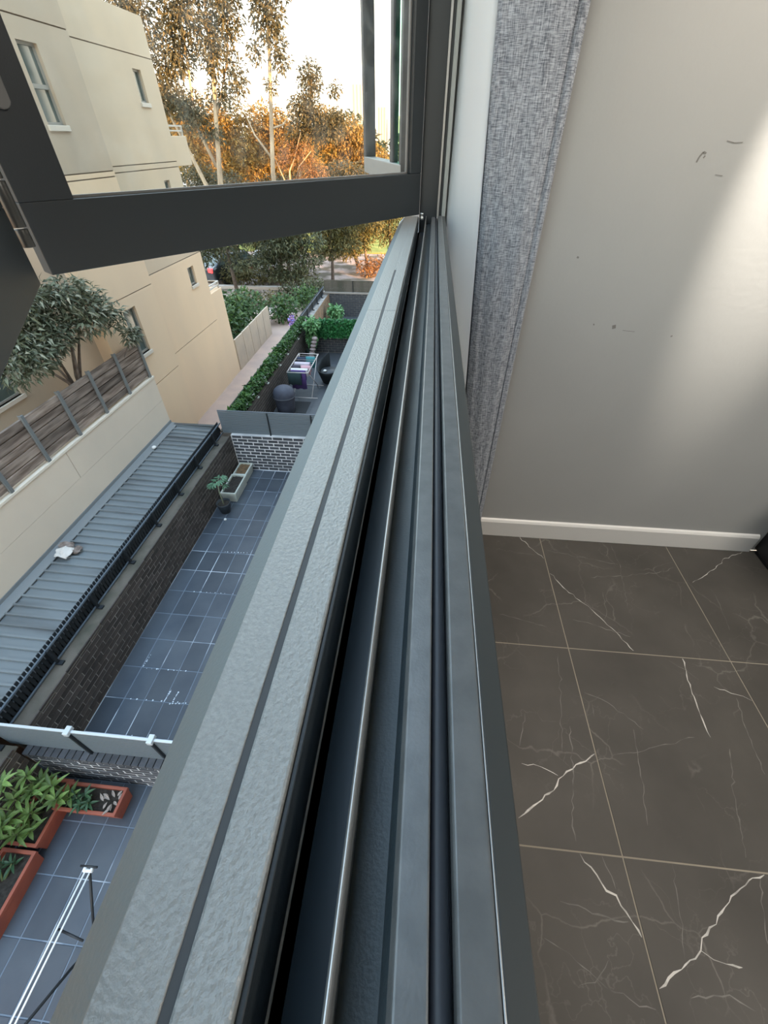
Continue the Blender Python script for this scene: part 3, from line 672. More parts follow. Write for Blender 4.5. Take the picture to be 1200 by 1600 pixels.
facade(XC, -4, 7.6, -6.05, 1.90, [(5.35,6.28,-3.36,-2.55,-2.9),(2.2,3.4,-3.36,-2.3,0)], (1.27,-.42,-2.30), M['beige2'])
MB().box(-7.0, -6.08, 7.38, 7.62, -6.05, 1.90).obj('wall_panel', M['beige2'], bd)
MB().box(-16, -7.26, -4, 12.6, -6.05, 1.86).obj('core', M['beige2'], bd)
MB().box(-7.26, -6.51, 12.5, 12.78, -6.05, 1.90).obj('end_wall', M['beige'], bd)
MB().box(-8.6, -6.27, 12.785, 13.62, -.50, .06).obj('balcony_wall', M['beige'], bd, bevel=.01)
b1 = MB()
for z in (.14, .23): b1.box(-6.33, -6.29, 12.8, 13.55, z, z+.028)
for y in (12.82, 13.50): b1.box(-6.33, -6.29, y, y+.03, .06, .23)
b1.box(-8.5, -6.33, 13.52, 13.55, .23, .258); b1.obj('balcony_rail', mat('pale_rail', (.5,.47,.42), .5), bd)
MB().box(-8.6, -6.27, 12.785, 13.60, -6.05, -3.38).obj('balcony_wall', M['beigelit'], bd, bevel=.01)
b2 = MB()
for z in (-3.30, -3.21): b2.box(-6.33, -6.29, 12.8, 13.55, z, z+.028); b2.box(-8.5, -6.33, 13.52, 13.55, z, z+.028)
for y in (12.82, 13.50): b2.box(-6.33, -6.29, y, y+.03, -3.38, -3.21)
b2.obj('balcony_rail', bpy.data.materials['pale_rail'], bd)
# podium with terrace
pdm = thing('terrace_podium', 'beige rendered podium wall with pale capping below the timber screen', 'wall')
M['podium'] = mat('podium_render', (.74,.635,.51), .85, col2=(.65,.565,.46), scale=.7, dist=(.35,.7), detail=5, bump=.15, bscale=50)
MB().box(-5.92, -5.67, -4, 8.05, -6.05, -4.306).obj('wall_panel', M['podium'], pdm)
MB().box(-5.92, -5.67, -4, 5.192, -4.302, -3.79).obj('wall_panel', M['podium'], pdm); MB().box(-5.92, -5.67, 5.204, 8.05, -4.302, -3.79).obj('wall_panel', M['podium'], pdm)
MB().box(-5.91, -5.685, -4, 8.04, -6.05, -3.80).obj('joint_backing', M['grooved'], pdm)
MB().box(-5.93, -5.655, -4, 8.06, -3.79, -3.745).obj('capping', mat('cream_capping', (.78,.70,.58), .7), pdm, bevel=.006)
MB().box(-7.0, -5.93, -4, 7.37, -3.95, -3.85).obj('terrace_slab', M['podium'], pdm)
tf = thing('timber_screen', 'weathered brown timber board screen with grey steel posts on the podium', 'fence')
M['board'] = shade_by_object(mat('weathered_board', (.135,.10,.078), .85, col2=(.36,.29,.24), scale=2.2, dist=(.38,.66), detail=6, stretch=(1,.8,9), bump=.3, bscale=12), .55, 1.35)
M['post'] = mat('galvanised_post', (.20,.215,.215), .5, .2)
PYS = [7.96-.772*i for i in range(13)]
for i, y in enumerate(PYS):
    p = MB().box(-5.690, -5.660, y-.028, y+.028, -3.742, -2.955); p.box(-5.735, -5.690, y-.006, y+.006, -3.742, -2.96); p.obj('post', M['post'], tf, bevel=.003)
    if i < len(PYS)-1:
        z = -3.70
        for k in range(5):
            h = (.150, .118, .150, .135, .150)[(k+i) % 5]
            MB().box(-5.735-R.uniform(0,.008), -5.697, PYS[i+1]+.008, y-.008, z, z+h-.018).obj('board', M['board'], tf, bevel=.003); z += h
# terrace tree
tt = thing('terrace_tree', 'grey green bushy tree growing on the terrace behind the timber screen', 'tree')
br = MB(); M['bark'] = mat('grey_brown_bark', (.13,.10,.08), .9, col2=(.22,.18,.15), scale=8)
for k in range(7):
    a = R.uniform(0, 6.28); c = (-5.88+.15*math.cos(a), 6.3+.75*math.sin(a), -2.3+R.uniform(-.3,.4))
    br.tube([(-6.02,6.4,-3.86),(-5.98+.06*math.cos(a),6.4+.15*math.sin(a),-3.1),c], [.032,.024,.007], 6)
br.obj('trunk', M['bark'], tt, True)
M['oleander'] = mat('grey_green_leaf', (.09,.13,.07), .55, island=((.034,.046,.024),(.10,.118,.066),(.17,.19,.115),(.38,.38,.29)), trans=.15)
foliage('foliage', [((-5.95,6.35,-2.15),(.32,.75,.48)),((-5.9,5.85,-2.35),(.32,.65,.38)),((-5.66,7.0,-2.15),(.26,.52,.42)),((-5.9,5.5,-2.5),(.3,.45,.26)),((-5.58,7.42,-2.36),(.18,.33,.25)),((-5.95,6.2,-1.8),(.3,.55,.28)),((-5.72,6.8,-1.82),(.25,.4,.22))],
        5600, .125, .036, M['oleander'], tt, shell=.45)
tb = thing('terrace_shrub', 'small dark shrub beside the last steel post of the timber screen', 'shrub')
foliage('foliage', [((-5.56,7.72,-2.80),(.10,.26,.15))], 200, .12, .034, M['oleander'], tb)
MB().tube([(-5.76,7.3,-3.74),(-5.74,7.4,-3.2),(-5.58,7.7,-2.85)], .012, 6).obj('stem', M['bark'], tb)

# beige panel fence past the building, hedge behind it
pf = thing('panel_fence', 'beige panel fence stepping along the lane beyond the building', 'fence')
M['panel'] = mat('beige_fence_panel', (.50,.40,.30), .8, col2=(.44,.36,.28), scale=3)
for i in range(5):
    y = 13.64+i*.74; MB().box(-6.30, -6.25, y+.012, y+.728, -6.02, -4.98+.01*i).obj('panel', M['panel'], pf, bevel=.008)
M['shrubleaf'] = mat('hedge_leaf', (.06,.12,.03), .6, island=((.02,.05,.012),(.05,.11,.025),(.10,.17,.04)), trans=.25)
def shrub(name, label, blobs, n, L, w, m, cat='shrub', group=None):
    t = thing(name, label, cat, group); foliage('foliage', blobs, n, L, w, M[m], t)
    c, r = blobs[0]; MB().tube([(c[0],c[1],-6.05),(c[0],c[1],c[2])], .04, 6).obj('stem', M['bark'], t); return t
shrub('clipped_shrub', 'dense green hedge behind the beige panel fence', [((-7.4,15.2,-5.2),(.9,1.6,.75)),((-7.6,17.6,-5.2),(1.0,1.6,.7)),((-8.6,16.2,-5.1),(.8,1.6,.7))], 3000, .2, .13, 'shrubleaf', 'hedge')
shrub('clipped_shrub', 'loose green shrub at the lane end past the last fence panel', [((-6.2,19.0,-5.5),(.7,.9,.5)),((-5.6,20.8,-5.5),(.7,.8,.5))], 1100, .18, .1, 'shrubleaf')
pu = thing('flower_bush', 'purple and pink flower clump outside the far end of the lane fence', 'flowers')
M['purple'] = mat('purple_petal', (.30,.22,.62), .6, island=((.20,.20,.62),(.45,.28,.62),(.75,.42,.50)))
foliage('flowers', [((-4.83,15.6,-4.95),(.10,.16,.22))], 160, .09, .06, M['purple'], pu); MB().tube([(-4.83,15.6,-6),(-4.83,15.6,-5)], .012, 6).obj('stem', M['bark'], pu)

# ================================================================ things in the courts
def trough(name, label, x0, x1, y0, y1, z0, z1, m, soil, soilz, group=None, cat='planter', lip=.022):
    t = thing(name, label, cat, group); i = .03; b = MB()
    o0 = [(x0+i,y0+i,z0),(x1-i,y0+i,z0),(x1-i,y1-i,z0),(x0+i,y1-i,z0)]; o1 = [(x0+.008,y0+.008,z1-.045),(x1-.008,y0+.008,z1-.045),(x1-.008,y1-.008,z1-.045),(x0+.008,y1-.008,z1-.045)]
    n0 = [(x0+.035,y0+.035,z1-.1),(x1-.035,y0+.035,z1-.1),(x1-.035,y1-.035,z1-.1),(x0+.035,y1-.035,z1-.1)]
    b.add(o0+o1, [(3,2,1,0)]+[(k,(k+1)%4,4+(k+1)%4,4+k) for k in range(4)]); b.obj('tub', m, t)
    r = MB(); a = [(x0,y0),(x1,y0),(x1,y1),(x0,y1)]; w = .034; c = [(x0+w,y0+w),(x1-w,y0+w),(x1-w,y1-w),(x0+w,y1-w)]
    vs = [(*p, z1-.046) for p in a]+[(*p, z1) for p in a]+[(*p, z1) for p in c]+[(*p, z1-.13) for p in c]
    r.add(vs, [(4*j+k, 4*j+(k+1)%4, 4*j+4+(k+1)%4, 4*j+4+k) for j in range(3) for k in range(4)]); r.obj('rim', m, t, bevel=.005)
    s = MB(); n = 8
    for u in range(n):
        for v in range(n): s.v.append((x0+w+(x1-x0-2*w)*u/(n-1), y0+w+(y1-y0-2*w)*v/(n-1), soilz+R.uniform(-.012,.012)))
    s.f = [(u*n+v, (u+1)*n+v, (u+1)*n+v+1, u*n+v+1) for u in range(n-1) for v in range(n-1)]; s.obj('soil', soil, t)
    return t
M['terra'] = mat('terracotta_plastic', (.36,.098,.056), .55, col2=(.29,.08,.05), scale=5)
M['soil'] = mat('dark_soil', (.022,.018,.014), .95, col2=(.05,.042,.034), scale=25, bump=.5, bscale=60)
M['white_tub'] = mat('off_white_plastic', (.62,.64,.57), .5, col2=(.50,.52,.45), scale=5)
trough('terracotta_planter', 'terracotta trough lying across the court with dry leaves at its right end', -3.93,-3.17,.945,1.235,-6.0,-5.75,M['terra'],M['soil'],-5.80,'terracotta troughs')
trough('terracotta_planter', 'terracotta trough holding the big leafy shrub at the left edge', -4.225,-3.86,.60,1.255,-6.0,-5.752,M['terra'],M['soil'],-5.80,'terracotta troughs')
trough('terracotta_planter', 'nearest terracotta trough cut by the left edge, mostly bare soil', -4.225,-3.83,-.12,.575,-6.0,-5.752,M['terra'],M['soil'],-5.82,'terracotta troughs')
M['leafb'] = shade_by_object(mat('bright_shrub_leaf', (.13,.25,.055), .45, col2=(.24,.33,.11), scale=9, trans=.25), .45, 1.35)
M['leafd'] = shade_by_object(mat('deep_shrub_leaf', (.045,.10,.045), .5, trans=.2), .6, 1.4)
lm = {}
def leafobj(p, d, L, w, m, parent, droop=.25):
    key = m.name
    if key not in lm:
        q = MB(); prof = [(0,.08),(.2,.75),(.45,1.),(.7,.72),(1,.02)]; k = len(prof)
        for u, h in prof: q.v += [(u,-h*.5,-.5*u*u*.35+.10*h),(u,0,-.5*u*u*.35),(u,h*.5,-.5*u*u*.35+.10*h)]
        q.f = [f for i in range(k-1) for f in ((3*i,3*i+3,3*i+4,3*i+1),(3*i+1,3*i+4,3*i+5,3*i+2))]
        o = q.obj('leaf', m, parent, True); lm[key] = o.data
    else:
        o = bpy.data.objects.new('leaf', lm[key]); COL.objects.link(o); o.parent = parent
    d = Vector(d).normalized(); s = Vector((0,0,1)).cross(d)
    s = s.normalized() if s.length > .05 else Vector((0,1,0)); u = d.cross(s)
    o.matrix_local = Matrix.Translation(p) @ Matrix((( d.x, s.x, u.x, 0),(d.y, s.y, u.y, 0),(d.z, s.z, u.z, 0),(0,0,0,1))) @ Matrix.Diagonal((L, w, L, 1))
    return o
def rosette_plant(label, base, heads, m, L, w, name='leafy_shrub', nl=9):
    t = thing(name, label, 'plant'); b = MB()
    for (x, y, z) in heads:
        b.tube([(base[0]+(x-base[0])*.2, base[1]+(y-base[1])*.2, -5.82), (base[0]+(x-base[0])*.7, base[1]+(y-base[1])*.7, (z-5.82)/2), (x,y,z)], [.012,.010,.007], 6)
    b.obj('stems', mat('green_stem', (.12,.15,.06), .7), t, True)
    for (x, y, z) in heads:
        a0 = R.random()*6.28
        for k in range(nl):
            a = a0+k*2.4; el = R.uniform(.05,.75) if k < nl*.7 else R.uniform(.8,1.5)
            leafobj((x,y,z-.03*(k%3)), (math.cos(a),math.sin(a),el*.9), L*R.uniform(.7,1.15), w*R.uniform(.8,1.1), m, t)
    return t
rosette_plant('big leafy shrub with pale green rosettes in the corner trough', (-4.05,.95,0),
   [(-4.06,1.12,-5.22),(-4.09,.92,-5.3),(-4.0,1.02,-5.35),(-4.1,.75,-5.4),(-3.98,.85,-5.5),(-4.1,.68,-5.36),(-4.03,.66,-5.55),(-4.12,1.0,-5.05),(-3.95,.72,-5.62),(-4.05,1.15,-5.5),(-4.12,.8,-5.07),(-4.1,.6,-5.4),(-3.98,1.12,-5.6)], M['leafb'], .165, .05)
rosette_plant('bright young plant with long leaves at the left end of the crosswise trough', (-3.80,1.08,0), [(-3.86,1.10,-5.42),(-3.80,1.00,-5.52),(-3.74,1.06,-5.62)], M['leafb'], .17, .055, nl=8)
rosette_plant('low dark green plant in the middle of the crosswise trough', (-3.58,1.07,0), [(-3.66,1.06,-5.66),(-3.58,1.10,-5.68),(-3.52,1.03,-5.70),(-3.60,1.0,-5.68)], M['leafd'], .11, .034, 'low_plant', 9)
rosette_plant('small dark weeds in the nearest terracotta trough', (-4.05,.3,0), [(-4.08,.40,-5.68),(-4.12,.2,-5.66),(-4.0,.45,-5.72)], M['leafd'], .12, .035, 'low_plant', 7)
dl = thing('dry_leaves', 'pale dry curled leaves on the soil of the crosswise trough', 'leaves')
M['dry'] = mat('dry_leaf', (.42,.37,.33), .8, col2=(.25,.2,.17), scale=10)
for k in range(12):
    a = R.random()*6.28; leafobj((-3.30+R.uniform(-.09,.08), 1.07+R.uniform(-.07,.07), -5.775+R.uniform(0,.02)), (math.cos(a),math.sin(a),R.uniform(.0,.5)), .10*R.uniform(.6,1.2), .03, M['dry'], dl)

trough('white_planter', 'off-white rectangular trough of dark soil in the paved court', -4.21,-3.86,6.70,7.40,-6.0,-5.75,M['white_tub'],M['soil'],-5.79,'off-white troughs')
trough('white_planter', 'off-white trough of brown dry soil against the far brick wall', -4.20,-3.88,7.42,7.90,-6.0,-5.77,M['white_tub'],mat('brown_soil', (.20,.12,.06), .95, col2=(.12,.08,.045), scale=18),-5.80,'off-white troughs')
pt = thing('potted_papaya', 'young palmate plant in a dark round pot beside the off-white troughs', 'potted plant')
MB().lathe([(0,0),(.10,0),(.145,.22),(.15,.25),(.135,.25),(.125,.20),(0,.195)], (-4.02,6.40,-6.0), 20).obj('pot', mat('dark_pot', (.03,.036,.042), .5), pt, True)
MB().lathe([(0,.208),(.124,.208)], (-4.02,6.40,-6.0), 20).obj('soil', M['soil'], pt)
sp = MB(); sp.tube([(-4.02,6.40,-5.8),(-4.04,6.42,-5.5),(-4.03,6.44,-5.28)], [.016,.012,.008], 7)
M['papaya'] = shade_by_object(mat('blue_green_leaf', (.07,.17,.09), .5, col2=(.12,.24,.14), scale=8, trans=.2), .7, 1.3)
for k in range(9):
    a = k*2.4; c = (-4.03+.11*math.cos(a), 6.44+.15*math.sin(a), -5.24+R.uniform(-.10,.10)); sp.tube([(-4.03,6.44,-5.30), c], .005, 5)
    for j in range(5):
        b = a+(j-2)*.6; leafobj(c, (math.cos(b),math.sin(b),R.uniform(-.3,.2)), .13, .042, M['papaya'], pt)
sp.obj('stem', mat('pale_stem', (.30,.33,.22), .7), pt, True)
wt = tag(MB().lathe([(0,0),(.028,0),(.03,.02),(.02,.035),(0,.038)], (-3.93,6.13,-6.0), 12).obj('white_cup', mat('cup_white', (.75,.75,.72), .5), None, True), 'tiny white cup on the paving in front of the dark pot', 'cup')

# airer with white lines under the window
ar = thing('clothes_airer', 'dark framed clothes airer with two white lines below the window sill', 'clothes airer')
wm = mat('white_line', (.82,.86,.88), .5)
for x0, x1 in ((-2.782,-2.80),(-2.735,-2.762)): MB().tube([(x0,.405,-5.0),(x1,-.60,-5.0)], .0075, 8).obj('line', wm, ar, True)
k = MB().tube([(-2.80,.408,-5.0),(-2.715,.412,-5.0)], .014, 8); k.box(-2.80,-2.775,.40,.43,-5.015,-4.98); k.box(-2.735,-2.715,.40,.43,-5.015,-4.98); k.obj('line_holder', wm, ar, True)
dm = M['slat']
MB().tube([(-2.84,.435,-4.985),(-2.68,.44,-4.985)], .009, 8).obj('arm', dm, ar, True)
MB().tube([(-2.735,.40,-5.0),(-2.775,.13,-5.5),(-2.815,-.12,-5.99)], .012, 8).obj('leg', dm, ar, True)
MB().tube([(-2.735,-.58,-5.0),(-2.775,-.2,-5.5),(-2.815,.10,-5.99)], .012, 8).obj('leg', dm, ar, True)
MB().tube([(-3.05,.03,-5.5),(-2.775,-.02,-5.5)], .010, 8).obj('crossbar', dm, ar, True)

# court with drying rack
bq = thing('covered_barbecue', 'round barbecue under a dark grey cover in the middle court', 'barbecue')
MB().lathe([(.02,.0),(.22,.0),(.25,.02),(.27,.25),(.285,.42),(.30,.46),(.315,.52),(.31,.60),(.27,.70),(.19,.765),(.08,.79),(0,.795)], (-3.88,10.85,-6.0), 28).obj('cover', mat('grey_cover', (.052,.055,.075), .75, col2=(.075,.08,.105), scale=5, bump=.4, bscale=8), bq, True)
MB().lathe([(.318,.50),(.325,.51),(.318,.53)], (-3.88,10.85,-6.0), 28).obj('cord', mat('cover_cord', (.14,.145,.17), .7), bq, True)
rk = thing('drying_rack', 'pale folding drying rack standing in the middle court', 'drying rack')
pm = mat('pale_tube', (.55,.50,.48), .4, .2)
f = MB(); X0, X1, YA, YB, ZR = -3.93, -3.30, 11.55, 13.0, -5.1
for a, b in (((X0,YA),(X1,YA)),((X1,YA),(X1,YB)),((X1,YB),(X0,YB)),((X0,YB),(X0,YA))): f.tube([(*a,ZR),(*b,ZR)], .014, 7)
f.obj('top_frame', pm, rk, True)
f = MB()
for i in range(1, 9): f.tube([(X0,YA+i*.16,ZR),(X1,YA+i*.16,ZR)], .006, 5)
f.obj('line', pm, rk, True)
for x in (X0+.03, X1-.03):
    MB().tube([(x,YA+.05,ZR),(x,YB-.35,-5.98)], .012, 7).obj('leg', pm, rk, True); MB().tube([(x,YB-.05,ZR),(x,YA+.2,-5.98)], .012, 7).obj('leg', pm, rk, True)
for y in (YA+.2, YB-.35): MB().tube([(X0-.05,y,-5.985),(X1+.15,y,-5.985)], .014, 7).obj('foot_bar', pm, rk, True)
def laundry(name, label, x0, x1, y, drop0, drop1, m, wid=.03):
    mb = MB(); n = 8; prof = [(-wid,-drop0),(-wid,-.03),(0,.018),(wid,-.03),(wid,-drop1)]
    for i in range(n+1):
        x = x0+(x1-x0)*i/n
        for j, (a, z) in enumerate(prof): mb.v.append((x, y+a+(.012*math.sin(i*2+j) if z < -.05 else 0), ZR+z+.012+(.015*math.sin(i*1.7) if z < -.05 else 0)))
    q = len(prof); mb.f = [(i*q+j, (i+1)*q+j, (i+1)*q+j+1, i*q+j+1) for i in range(n) for j in range(q-1)]
    o = mb.obj(name, m, None, True); s = o.modifiers.new('t', 'SOLIDIFY'); s.thickness = .004; tag(o, label, 'laundry', 'laundry on the drying rack'); return o
C = lambda n, c: mat(n, c, .9)
laundry('towel', 'dark green towel hanging over the near end bar of the drying rack', -3.92,-3.52,11.56,.38,.2,C('dark_green_cloth', (.03,.06,.065)))
laundry('shirt', 'purple shirt hanging lowest at the near end of the drying rack', -3.85,-3.40,11.66,.55,.3,C('purple_cloth', (.10,.055,.20)))
laundry('shirt', 'white shirt with a round pale patch behind the green towel on the rack', -3.88,-3.36,11.80,.22,.2,C('white_cloth', (.72,.71,.74)), .06)
laundry('shirt', 'pink garment on the right half of the drying rack', -3.62,-3.33,12.02,.25,.2,C('pink_cloth', (.60,.36,.40)), .06)
laundry('shirt', 'charcoal garment on the left half of the drying rack', -3.90,-3.66,12.04,.25,.2,C('charcoal_cloth', (.07,.06,.08)), .05)
laundry('shirt', 'pale lilac garment across the middle of the drying rack', -3.88,-3.40,12.26,.25,.2,C('lilac_cloth', (.58,.52,.60)), .08)
laundry('towel', 'navy towel near the far end of the drying rack', -3.90,-3.62,12.66,.3,.25,C('navy_cloth', (.03,.04,.07)), .07)
laundry('towel', 'teal towel hanging at the far end of the drying rack', -3.64,-3.34,12.70,.3,.25,C('teal_cloth', (.05,.22,.24)), .07)
tu = thing('tub_chair', 'black moulded tub chair under the window side of the middle court', 'chair')
ch = MB(); n = 18
for i in range(n+1):
    a = math.radians(100+250*i/n); hh = .42+.36*max(0, math.cos(a-math.radians(70)))
    for r, z in ((.26,.06),(.36,.36),(.40,hh+.06),(.36,hh+.06),(.32,.36)): ch.v.append((-2.98+r*math.cos(a), 13.0+r*1.3*math.sin(a), -6+z))
ch.f = [(i*5+j, (i+1)*5+j, (i+1)*5+j+1, i*5+j+1) for i in range(n) for j in range(4)]
ch.obj('shell', mat('black_plastic', (.010,.013,.014), .65, spec=.2), tu, True)
MB().lathe([(0,.30),(.30,.30),(.31,.36),(.28,.40),(0,.41)], (-2.98,13.0,-6), 20).obj('seat', M['slat'], tu, True)
MB().lathe([(0,0),(.22,0),(.24,.03),(.2,.3),(0,.3)], (-2.98,13.0,-6), 20).obj('base', M['slat'], tu, True)
tag(MB().lathe([(0,0),(.05,.006),(.06,.03),(.03,.05),(0,.052)], (-3.1,12.85,-5.59), 12).obj('soft_ball', mat('pale_toy', (.75,.75,.72), .6), None, True), 'small pale ball on the seat of the black tub chair', 'ball')
tr_ = thing('corner_plant', 'green potted climber in the far left corner of the middle court', 'potted plant')
MB().lathe([(0,0),(.13,0),(.18,.3),(.16,.3),(0,.26)], (-4.05,15.0,-6), 16).obj('pot', mat('dark_green_pot', (.03,.05,.04), .6), tr_, True)
MB().tube([(-4.05,15.0,-5.75),(-4.05,15.0,-4.9)], .02, 6).obj('stem', M['bark'], tr_)
M['lime'] = mat('lime_leaf', (.18,.38,.14), .5, island=((.05,.14,.05),(.14,.34,.12),(.28,.48,.22)), trans=.2)
foliage('foliage', [((-3.92,14.9,-4.82),(.26,.25,.22)),((-3.98,14.95,-5.3),(.16,.2,.35))], 520, .13, .09, M['lime'], tr_)
sg = thing('shell_garland', 'pinkish grey hanging ornament beside the corner climber', 'ornament')
for k in range(6):
    MB().lathe([(0,-.07),(.07,-.05),(.11,0),(.07,.05),(0,.07)], (-3.78-.03*k, 14.6-.03*k, -5.18-.115*k), 12).obj('shell', mat('pinkish_shell', (.36,.29,.28), .7) if k == 0 else bpy.data.materials['pinkish_shell'], sg, True)
MB().tube([(-3.78,14.6,-5.05),(-3.95,14.45,-5.98)], .012, 6).obj('pole', M['bark'], sg)
p3 = thing('potted_plant', 'leafy plant in two pale pots in the farthest court', 'potted plant')
for x in (-3.92, -3.66): MB().lathe([(0,0),(.09,0),(.13,.24),(.11,.24),(0,.2)], (x,18.6,-6), 14).obj('pot', mat('pale_pot', (.6,.62,.62), .5), p3, True)
foliage('foliage', [((-3.9,18.6,-5.5),(.22,.25,.3)),((-3.66,18.6,-5.45),(.2,.2,.25))], 420, .14, .09, M['lime'], p3)

# ================================================================ street, cars
def car(label, x, y, rot, col, lit=False):
    t = thing('parked_car', label, 'car'); t.location = (x, y, -6.05); t.rotation_euler.z = rot
    body = [(-2.1,.28),(2.1,.28),(2.15,.62),(1.95,.86),(1.0,.93),(.45,1.42),(-1.25,1.46),(-1.9,.98),(-2.15,.9)]
    MB().extr([(a, b) for a, b in body], 'y', -.85, .85).obj('body', mat('car_paint', col, .25, coat=.5), t, bevel=.09)
    gm = M['pane']
    MB().extr([(.78,1.0),(.40,1.36),(-1.2,1.40),(-1.65,1.0)], 'y', -.862, .862).obj('side_window', gm, t)
    MB().extr([(-1.86,1.02),(-1.30,1.43),(-1.27,1.40),(-1.82,.99)], 'y', -.68, .68).obj('rear_window', gm, t)
    for a in (-1.3, 1.3):
        for b in (-.86, .70): MB().extr([(a+.32*math.cos(w*.3927), .32+.32*math.sin(w*.3927)) for w in range(16)], 'y', b, b+.16).obj('wheel', M['slat'], t)
    red = mat('tail_red', (.25,.015,.015), .3)
    if lit:
        b = red.node_tree.nodes['Principled BSDF']; b.inputs['Emission Color'].default_value = (1,.03,.03,1); b.inputs['Emission Strength'].default_value = 2.5
    for b in (-.78, .48): MB().box(-2.19, -2.05, b, b+.30, .72, .92).obj('tail_light', red, t, bevel=.02)
car('dark car with a lit red tail lamp parked on the street', -11.2, 26.4, math.radians(65), (.02,.025,.03), True)
car('white car parked on the street right of the dark one', -8.6, 27.3, math.radians(78), (.7,.68,.66))

# ================================================================ trees
M['gum'] = mat('eucalypt_leaf', (.10,.11,.05), .6, island=((.055,.050,.028),(.115,.10,.050),(.20,.15,.07)), trans=.35)
M['fargreen'] = mat('far_tree_leaf', (.16,.15,.07), .8, island=((.06,.062,.035),(.13,.12,.055),(.20,.17,.075)), trans=.3)
M['gumsun'] = mat('olive_leaf', (.10,.11,.05), .6, island=((.06,.062,.026),(.14,.13,.045),(.27,.22,.08)), trans=.4)
M['gold'] = mat('golden_leaf', (.30,.20,.05), .6, island=((.13,.09,.03),(.34,.20,.05),(.52,.31,.08)), trans=.4)
M['pine'] = mat('dark_needle_leaf', (.05,.07,.03), .6, island=((.035,.045,.022),(.085,.098,.045),(.17,.165,.08)), trans=.25)
M['rust'] = mat('rusty_leaf', (.30,.15,.06), .6, island=((.12,.06,.03),(.30,.15,.06),(.46,.24,.10)), trans=.4)
M['palebark'] = mat('pale_gum_bark', (.52,.40,.27), .8, col2=(.30,.22,.15), scale=3, stretch=(1,1,.4))
def tree(name, label, trunks, blobs, n, L, w, leafm, barkm='palebark', group=None):
    t = thing(name, label, 'tree', group); b = MB()
    for pts, r in trunks: b.tube(pts, [r*(1-.75*i/(len(pts)-1)) for i in range(len(pts))], 8)
    b.obj('trunk', M[barkm], t, True)
    foliage('crown', blobs, n, L, w, M[leafm], t, droop=.4, shell=.5); return t
tree('tall_gum_tree', 'tallest gum tree with pale forked trunk beside the beige building',
  [([(-12.5,30,-6.05),(-12.4,30,-2),(-12.0,30,.3),(-11.5,30,3),(-11.2,30,6.5)], .20),([(-12.4,30,-1.2),(-13.1,30,.6),(-12.9,30.2,3),(-12.6,30,6.5)], .11),([(-12.9,30,-6.05),(-13.2,30,-2.2),(-14.2,30.2,.2),(-15.0,30,2.4)], .17),([(-11.8,30,1),(-10.8,30,2.8),(-10.2,30,4.8)], .08)],
  [((-12.6,30,4.6),(1.3,1.0,1.3)),((-11.3,30,3.5),(1.0,.9,1.2)),((-13.6,30.3,3.2),(1.2,1.0,1.0)),((-10.4,30,4.6),(.8,.8,1.3)),((-14.6,30,2.0),(1.0,.9,1.0)),((-12.1,30,6.4),(1.9,1.2,1.4)),((-10.3,30,2.4),(.6,.6,.8)),((-13.3,30,1.2),(1.0,.8,.9)),((-11.4,30.4,1.8),(.9,.7,.6)),((-15.3,30,4.6),(1.5,1,1.6)),((-12.3,30,.2),(.7,.6,.5)),((-11.0,30.2,5.6),(1.0,.8,.9))], 15000, .25, .09, 'gum')
tree('slim_gum_tree', 'slim gum tree with a straight pale trunk in the middle of the pane',
  [([(-9.3,30,-6.05),(-9.15,30,-1.4),(-8.75,30,1.5),(-8.4,30,4),(-8.1,30,7)], .16),([(-9.1,30,-.8),(-9.9,30,.2),(-10.3,30,1.2)], .07),([(-9.0,30,.4),(-8.2,30,.6),(-7.6,30,1.3)], .06)],
  [((-8.4,30,4.4),(.85,.7,1.0)),((-8.7,30,5.8),(.9,.7,1.0)),((-7.5,30,5.4),(.6,.5,.7)),((-8.0,30,3.1),(.55,.5,.7)),((-9.2,30,3.2),(.45,.4,.5)),((-8.2,30,6.8),(.9,.7,.8)),((-8.6,30,2.0),(.4,.4,.35))], 4200, .23, .085, 'gum')
tree('leaning_gum_tree', 'shorter gum tree with a ragged top right of the slim one',
  [([(-8.6,32,-6.05),(-8.2,32,-2),(-7.3,32,.6),(-6.9,32,2.6)], .14),([(-7.6,32,-.2),(-6.4,32,.9),(-5.9,32,2.1)], .06)],
  [((-7.0,32,2.4),(.7,.6,.85)),((-7.4,32,1.2),(1.0,.8,.8)),((-6.2,32,.5),(1.0,.8,.7)),((-5.7,32,2.0),(.42,.4,.4)),((-5.6,32,.8),(.6,.5,.6)),((-7.9,32,.2),(.8,.6,.6))], 5200, .2, .078, 'gum')
for lab, x, blobs, m in (
  ('broad golden lit tree mass under the tall gum tree', -15.0, [((-15.6,37,.8),(1.9,1,1.5)),((-13.6,37,.6),(1.8,1,1.5)),((-16.5,37,-1.2),(1.8,1,1.4)),((-14.0,37,-1.8),(2.0,1,1.6)),((-17.8,37,1.6),(1.7,1,1.6)),((-13.0,37,-3.6),(2,1,1.3))], 'gold'),
  ('amber tree mass behind the slim pale trunk', -11.0, [((-11.6,38,.6),(1.5,1,1.4)),((-9.9,38,.2),(1.4,1,1.2)),((-11.6,38,-1.6),(1.9,1,1.5)),((-9.4,38,-1.6),(1.6,1,1.3)),((-10.2,38,-3.4),(2,1,1.2))], 'gold'),
  ('bright golden rounded tree nearest to the far sash on the right', -6.6, [((-6.6,41,.2),(1.3,.9,1.1)),((-5.5,41,-.5),(1.1,.9,1.1)),((-8.2,41,.6),(1.4,.9,1.3)),((-7.2,41,-1.2),(1.8,1,1.1)),((-4.6,41,-1.2),(1.2,1,1.0)),((-6.2,41,-2.8),(2.4,1,1.2))], 'gold')):
    c = blobs[0][0]; tree('golden_bush_tree', lab, [([(x,c[1],-6.05),(x+.2,c[1],-1)], .18)], blobs, 9000, .27, .11, m)
